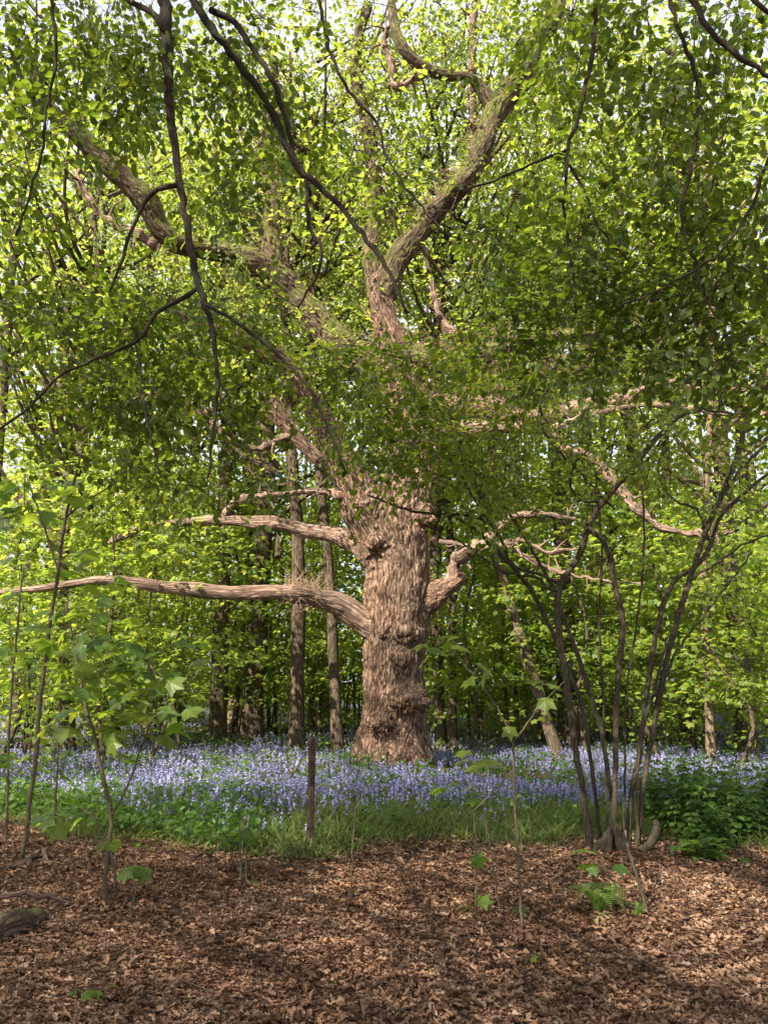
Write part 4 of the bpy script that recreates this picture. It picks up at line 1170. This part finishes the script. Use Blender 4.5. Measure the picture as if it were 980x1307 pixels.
def wood_tree(label, px, py, wpx, lean_px=0.0, mat=None, crown=0, Y=None, h=17, scale=1.0, group='woodland trees behind the oak', bend=.12):
    if Y is None: g = ground_px(px, py)
    else:
        g = at(px, 900, Y); g[2] = float(gz(g[0], g[1]))
    r = wpx * .42 * g[1] / F
    root = empty('woodland_tree', g); tag(root, label, 'tree', group)
    lx = lean_px / 100.0
    me, P = trunk_mesh(r, h, (lx, rng.uniform(-.02, .05)), mat or M_trunkA, bend)
    t = bpy.data.objects.new('trunk', me); COL.objects.link(t); t.parent = root
    top = P[int(len(P) * .6)]
    for nm, m in zip(('crown',), CROWNS[crown % 4]):
        c = bpy.data.objects.new(nm, m); COL.objects.link(c); c.parent = root
        c.location = (float(top[0]), float(top[1]), 0); c.rotation_euler = (0, 0, rng.uniform(0, 6.28)); c.scale = (scale,) * 3


wood_tree('dark straight trunk left of the twin trunks, near the oak', 277, 953, 27, 0, None, 0)
wood_tree('dark trunk with a low fork beside its straight neighbour', 320, 950, 32, .5, None, 1, h=18)
wood_tree('slimmer dark trunk between the forked trunk and the iron post', 378, 966, 23, -4, None, 2)
wood_tree('thin leaning trunk immediately left of the oak', 431, 964, 17, -7, None, 3)
wood_tree('mid sized trunk under the end of the oak lower left limb', 188, 935, 21, 0, None, 1, h=16)
wood_tree('crooked dark trunk behind the left saplings', 88, 968, 19, -5, None, 2, bend=.3)
wood_tree('dark trunk close behind the right side of the oak', 563, 958, 17, 0, None, 0)
wood_tree('thin trunk second to the right of the oak', 578, 960, 13, -1, None, 2)
wood_tree('pale leaning trunk seen left of the hazel stems', 712, 968, 18, -24, M_trunkC, 3, h=13, scale=.8)
wood_tree('broad dark trunk behind the pale leaning one', 727, 957, 30, 0, None, 1)
wood_tree('slim pale orange trunk leaning right of the hazel', 908, 978, 13, 8, M_trunkB, 2, h=14, scale=.85)
wood_tree('thick trunk near the right edge above the nettles', 956, 964, 32, 1, None, 0)
wood_tree('dark trunk between the hazel and the slim orange trunk', 878, 952, 17, 0, None, 1)
wood_tree('tall reddish trunk high on the right, seen through beech leaves', 768, 940, 22, 1.0, M_trunkB, 3, Y=21, h=24)
wood_tree('tall pale trunk further right, rising behind the beech sprays', 842, 940, 26, -.5, M_trunkB, 0, Y=20, h=23)
wood_tree('tall distant trunk behind the oak mossy limb', 300, 940, 20, .5, M_trunkB, 3, Y=25, h=24)
wood_tree('distant trunk at upper left behind beech leaves', 140, 940, 18, 1, None, 1, Y=24, h=23)
wood_tree('distant slender trunk just right of the oak crown', 640, 940, 15, -1, M_trunkB, 0, Y=24, h=24)
wood_tree('distant trunk straight behind the oak', 540, 940, 17, .5, None, 3, Y=27, h=25)
wood_tree('distant trunk left of the oak leader', 415, 940, 16, 0, M_trunkB, 1, Y=26, h=24)
wood_tree('distant trunk at far left of the frame', 20, 940, 18, 1, None, 2, Y=22, h=20)
wood_tree('distant trunk at the right frame edge behind the hazel', 985, 940, 20, 0, None, 3, Y=24, h=23)
wood_tree('thin far trunk between hazel stems', 795, 948, 11, .5, None, 2, Y=23, h=17)
wood_tree('thin far trunk left of the pale leaning trunk', 668, 940, 12, 1, M_trunkB, 1, Y=22, h=18)
wood_tree('thin pale trunk in the gap of the twin trunks', 300, 940, 9, 1, M_trunkB, 2, Y=21, h=15, scale=.8)
wood_tree('thin trunk far behind the iron post', 398, 940, 10, 1, M_trunkB, 0, Y=24, h=16)
wood_tree('far trunk left of the dark straight one', 232, 936, 14, 0, None, 1, Y=28, h=20)
wood_tree('distant leafy tree beyond the tall left sapling', 60, 940, 15, 0, None, 2, Y=19, h=21, scale=1.15)
wood_tree('leafy tree just cut by the left frame edge', -50, 940, 20, 0, None, 3, Y=17, h=22)
wood_tree('far trunk behind the fork of the left saplings', 150, 936, 13, -2, None, 0, Y=20, h=16)


def shrub_mesh(h, rad, n, leaf, tmpl, per):
    C = np.stack([rng.normal(0, rad * .5, n), rng.normal(0, rad * .5, n), h * rng.uniform(.10, 1, n) ** .8], 1)
    ml = MB(); clumps(ml, tmpl, C, rng.uniform(.35, .75, n), per, leaf, .5, .35, 0, .07)
    ms = MB()
    for k in range(5):
        a = rng.uniform(0, 2 * PI); d = np.array([math.cos(a), math.sin(a), 0])
        tube(ms, *resample([d * .06, d * .2 + [0, 0, h * .35], d * rad * .35 + [0, 0, h * .7], d * rad * .5 + [0, 0, h * .95]], [.026, .022, .015, .006], .25), 6, 0, .05)
    net = Net(np.concatenate([v for v in ms.V])); grow(ms, net, C[:60], .003, .005, .1)
    return ml.mesh('shrub_leaves', M_under, False), ms.mesh('shrub_stems', M_trunkA, True, True)


SHRUBS = [shrub_mesh(4.2, 2.4, 150, .12, SLOBED, 20), shrub_mesh(6.0, 2.6, 200, .13, SLOBED, 20), shrub_mesh(3.0, 1.9, 110, .11, OVAL, 22), shrub_mesh(7.5, 2.8, 240, .14, DIAM, 24)]
SHRUBS.append(None); SHRUBS.append(None)


def maple_mesh(h, z0, rad, n, leaf, per):
    z = rng.uniform(z0, h, n); q = rad * np.sin(np.clip((z - z0 + .8) / (h - z0 + .8), 0, 1) * PI) ** .6 * np.sqrt(rng.uniform(.03, 1, n)); a = rng.uniform(0, 2 * PI, n)
    C = np.stack([np.cos(a) * q, np.sin(a) * q, z], 1)
    ml = MB(); clumps(ml, SLOBED, C, rng.uniform(.3, .65, n), per, leaf, .42, .35, 0, .04)
    ms = MB(); w = rng.normal(0, .12, (6, 3)) * [1, 1, 0]
    P, R = resample(np.stack([np.zeros(6), np.zeros(6), np.linspace(-.1, h, 6)], 1) + w, np.linspace(.045, .01, 6), .2); tube(ms, P, R, 7, 0, .05)
    net = Net(P[3:]); grow(ms, net, C[:90], .003, .006, .08)
    return ml.mesh('maple_leaves', M_under, False), ms.mesh('maple_stem', M_trunkA, True, True)


SHRUBS[4] = maple_mesh(6.5, 1.5, 2.0, 120, .13, 16); SHRUBS[5] = maple_mesh(5.0, 1.1, 1.7, 90, .12, 16)
SHRUB_AT = [  # px, Y, variant, scale, label
    (-95, 11.0, 2, 1.0, 'bright maple shrub cut by the left frame edge'),
    (40, 15.5, 0, 1.0, 'leafy shrub behind the tall left sapling'),
    (130, 18, 1, 1.0, 'tall leafy shrub behind the kinked sapling'),
    (225, 21, 1, 1.1, 'tall shrub left of the dark straight trunk'),
    (330, 23, 1, 1.0, 'tall shrub rising behind the forked trunk'),
    (405, 20, 0, .9, 'shrub behind the trunks left of the iron post'),
    (455, 24, 3, 1.0, 'tall shrub directly left of the oak trunk'),
    (560, 22, 1, 1.0, 'tall shrub directly right of the oak trunk'),
    (610, 17.5, 0, .85, 'shrub right of the oak with layered leaves'),
    (660, 20, 3, .9, 'tall shrub behind the oak curved dead branch'),
    (700, 24, 1, 1.2, 'tall shrub above the broad dark trunk'),
    (775, 18, 0, 1.0, 'shrub seen between the hazel stems'),
    (830, 21, 3, .95, 'tall shrub behind the right hazel stems'),
    (880, 17, 0, 1.0, 'bright shrub left of the slim orange trunk'),
    (945, 19, 1, 1.0, 'tall shrub behind the thick right hand trunk'),
    (1010, 14, 0, 1.0, 'bright maple shrub cut by the right frame edge'),
    (170, 27, 3, 1.2, 'tall far shrub behind the oak lower left limb'),
    (280, 30, 3, 1.3, 'farthest tall shrub left of the oak'),
    (500, 33, 3, 1.4, 'far tall shrub hidden behind the oak'),
    (740, 30, 3, 1.3, 'farthest tall shrub right of the oak'),
    (890, 29, 3, 1.3, 'far tall shrub behind the slim orange trunk'),
    (60, 24, 3, 1.1, 'tall far shrub at the left behind the saplings'),
    (965, 27, 3, 1.2, 'far tall shrub at the right edge'),
]
SHRUB_AT += [
    (205, 19.5, 2, .9, 'low leafy bush left of the dark straight trunk'),
    (345, 24.0, 2, 1.0, 'low bush in the distance behind the forked trunk'),
    (440, 22.0, 2, .9, 'low bush behind the thin leaning trunk by the oak'),
    (600, 20.0, 2, .9, 'low bush behind the thin trunks right of the oak'),
    (690, 18.0, 2, .9, 'low bush at the foot of the broad dark trunk'),
    (800, 22.0, 2, 1.0, 'low bush far behind the middle hazel stems'),
    (850, 17.0, 2, .8, 'low bush right of the hazel stems beyond the bluebells'),
    (120, 20.0, 2, 1.0, 'low bush far behind the kinked sapling'),
    (990, 17.5, 2, .9, 'low bush beyond the nettles at the right edge'),
    (228, 17.0, 4, 1.0, 'slender young maple left of the dark straight trunk'),
    (298, 20.5, 4, 1.0, 'young maple seen in the gap behind the twin trunks'),
    (350, 21.0, 4, 1.1, 'young maple between the forked trunk and its slimmer neighbour'),
    (405, 19.5, 5, 1.1, 'young maple with light leaves just left of the oak'),
    (600, 16.0, 4, 1.0, 'young maple close right of the oak trunk'),
    (648, 16.5, 5, 1.0, 'low young maple left of the pale leaning trunk'),
    (745, 15.5, 4, 1.0, 'young maple behind the left hazel stems'),
    (840, 14.6, 5, 1.05, 'young maple seen through the right hazel stems'),
    (935, 13.4, 5, 1.0, 'young maple in front of the thick right hand trunk'),
    (135, 14.0, 4, .95, 'young maple right behind the kinked sapling'),
    (195, 14.2, 5, 1.0, 'young maple under the bare oak limbs at the left'),
    (10, 14.6, 5, 1.1, 'young maple at the far left behind the thin stems'),
    (480, 18.5, 4, 1.1, 'young maple half hidden behind the oak trunk'),
]
for px, Y, v, s, lab in SHRUB_AT:
    g = at(px, 900, Y); g[2] = float(gz(g[0], g[1]))
    root = empty('understorey_shrub' if v < 4 else 'young_maple', g, rng.uniform(0, 6.28)); tag(root, lab, 'shrub' if v < 4 else 'young tree', 'leafy shrubs under the trees' if v < 4 else 'young maples under the trees')
    root.scale = (s, s, s)
    for nm, m in zip(('leaves', 'stems'), SHRUBS[v]):
        c = bpy.data.objects.new(nm, m); COL.objects.link(c); c.parent = root


def make_far_wood():
    mb = MB()
    n = 4300
    a = rng.uniform(-44, 44, n); r = rng.uniform(36, 62, n)
    z = rng.uniform(0, 1, n) ** 1.25 * 36 + .3
    C = np.stack([np.sin(np.radians(a)) * r, np.cos(np.radians(a)) * r, z], 1)
    k = rng.uniform(0, 1, n) < np.interp(z / r, [0, .3, .6, .9], [1, 1, .9, .65]); C = C[k]
    clumps(mb, DIAM, C, rng.uniform(1.0, 2.2, len(C)), 30, .36, .6, .3, 0, .3)
    for _ in range(70):
        aa = rng.uniform(-42, 42); rr = rng.uniform(32, 58)
        b = np.array([math.sin(math.radians(aa)) * rr, math.cos(math.radians(aa)) * rr, -.2]); h = rng.uniform(18, 30); l = rng.normal(0, .8, 2)
        tube(mb, *resample([b, b + [l[0] * .4, l[1] * .4, h * .5], b + [l[0], l[1], h]], [rng.uniform(.14, .3), .13, .04], 2.0), 7, 1, .03)
    tag(build(mb, 'far_woodland', [M_canopy, M_trunkA], None, False, True), 'distant sunlit wood closing off the view behind the oak', 'woodland', kind='stuff')


make_far_wood()
print('polygons', sum(len(m.polygons) for m in bpy.data.meshes))
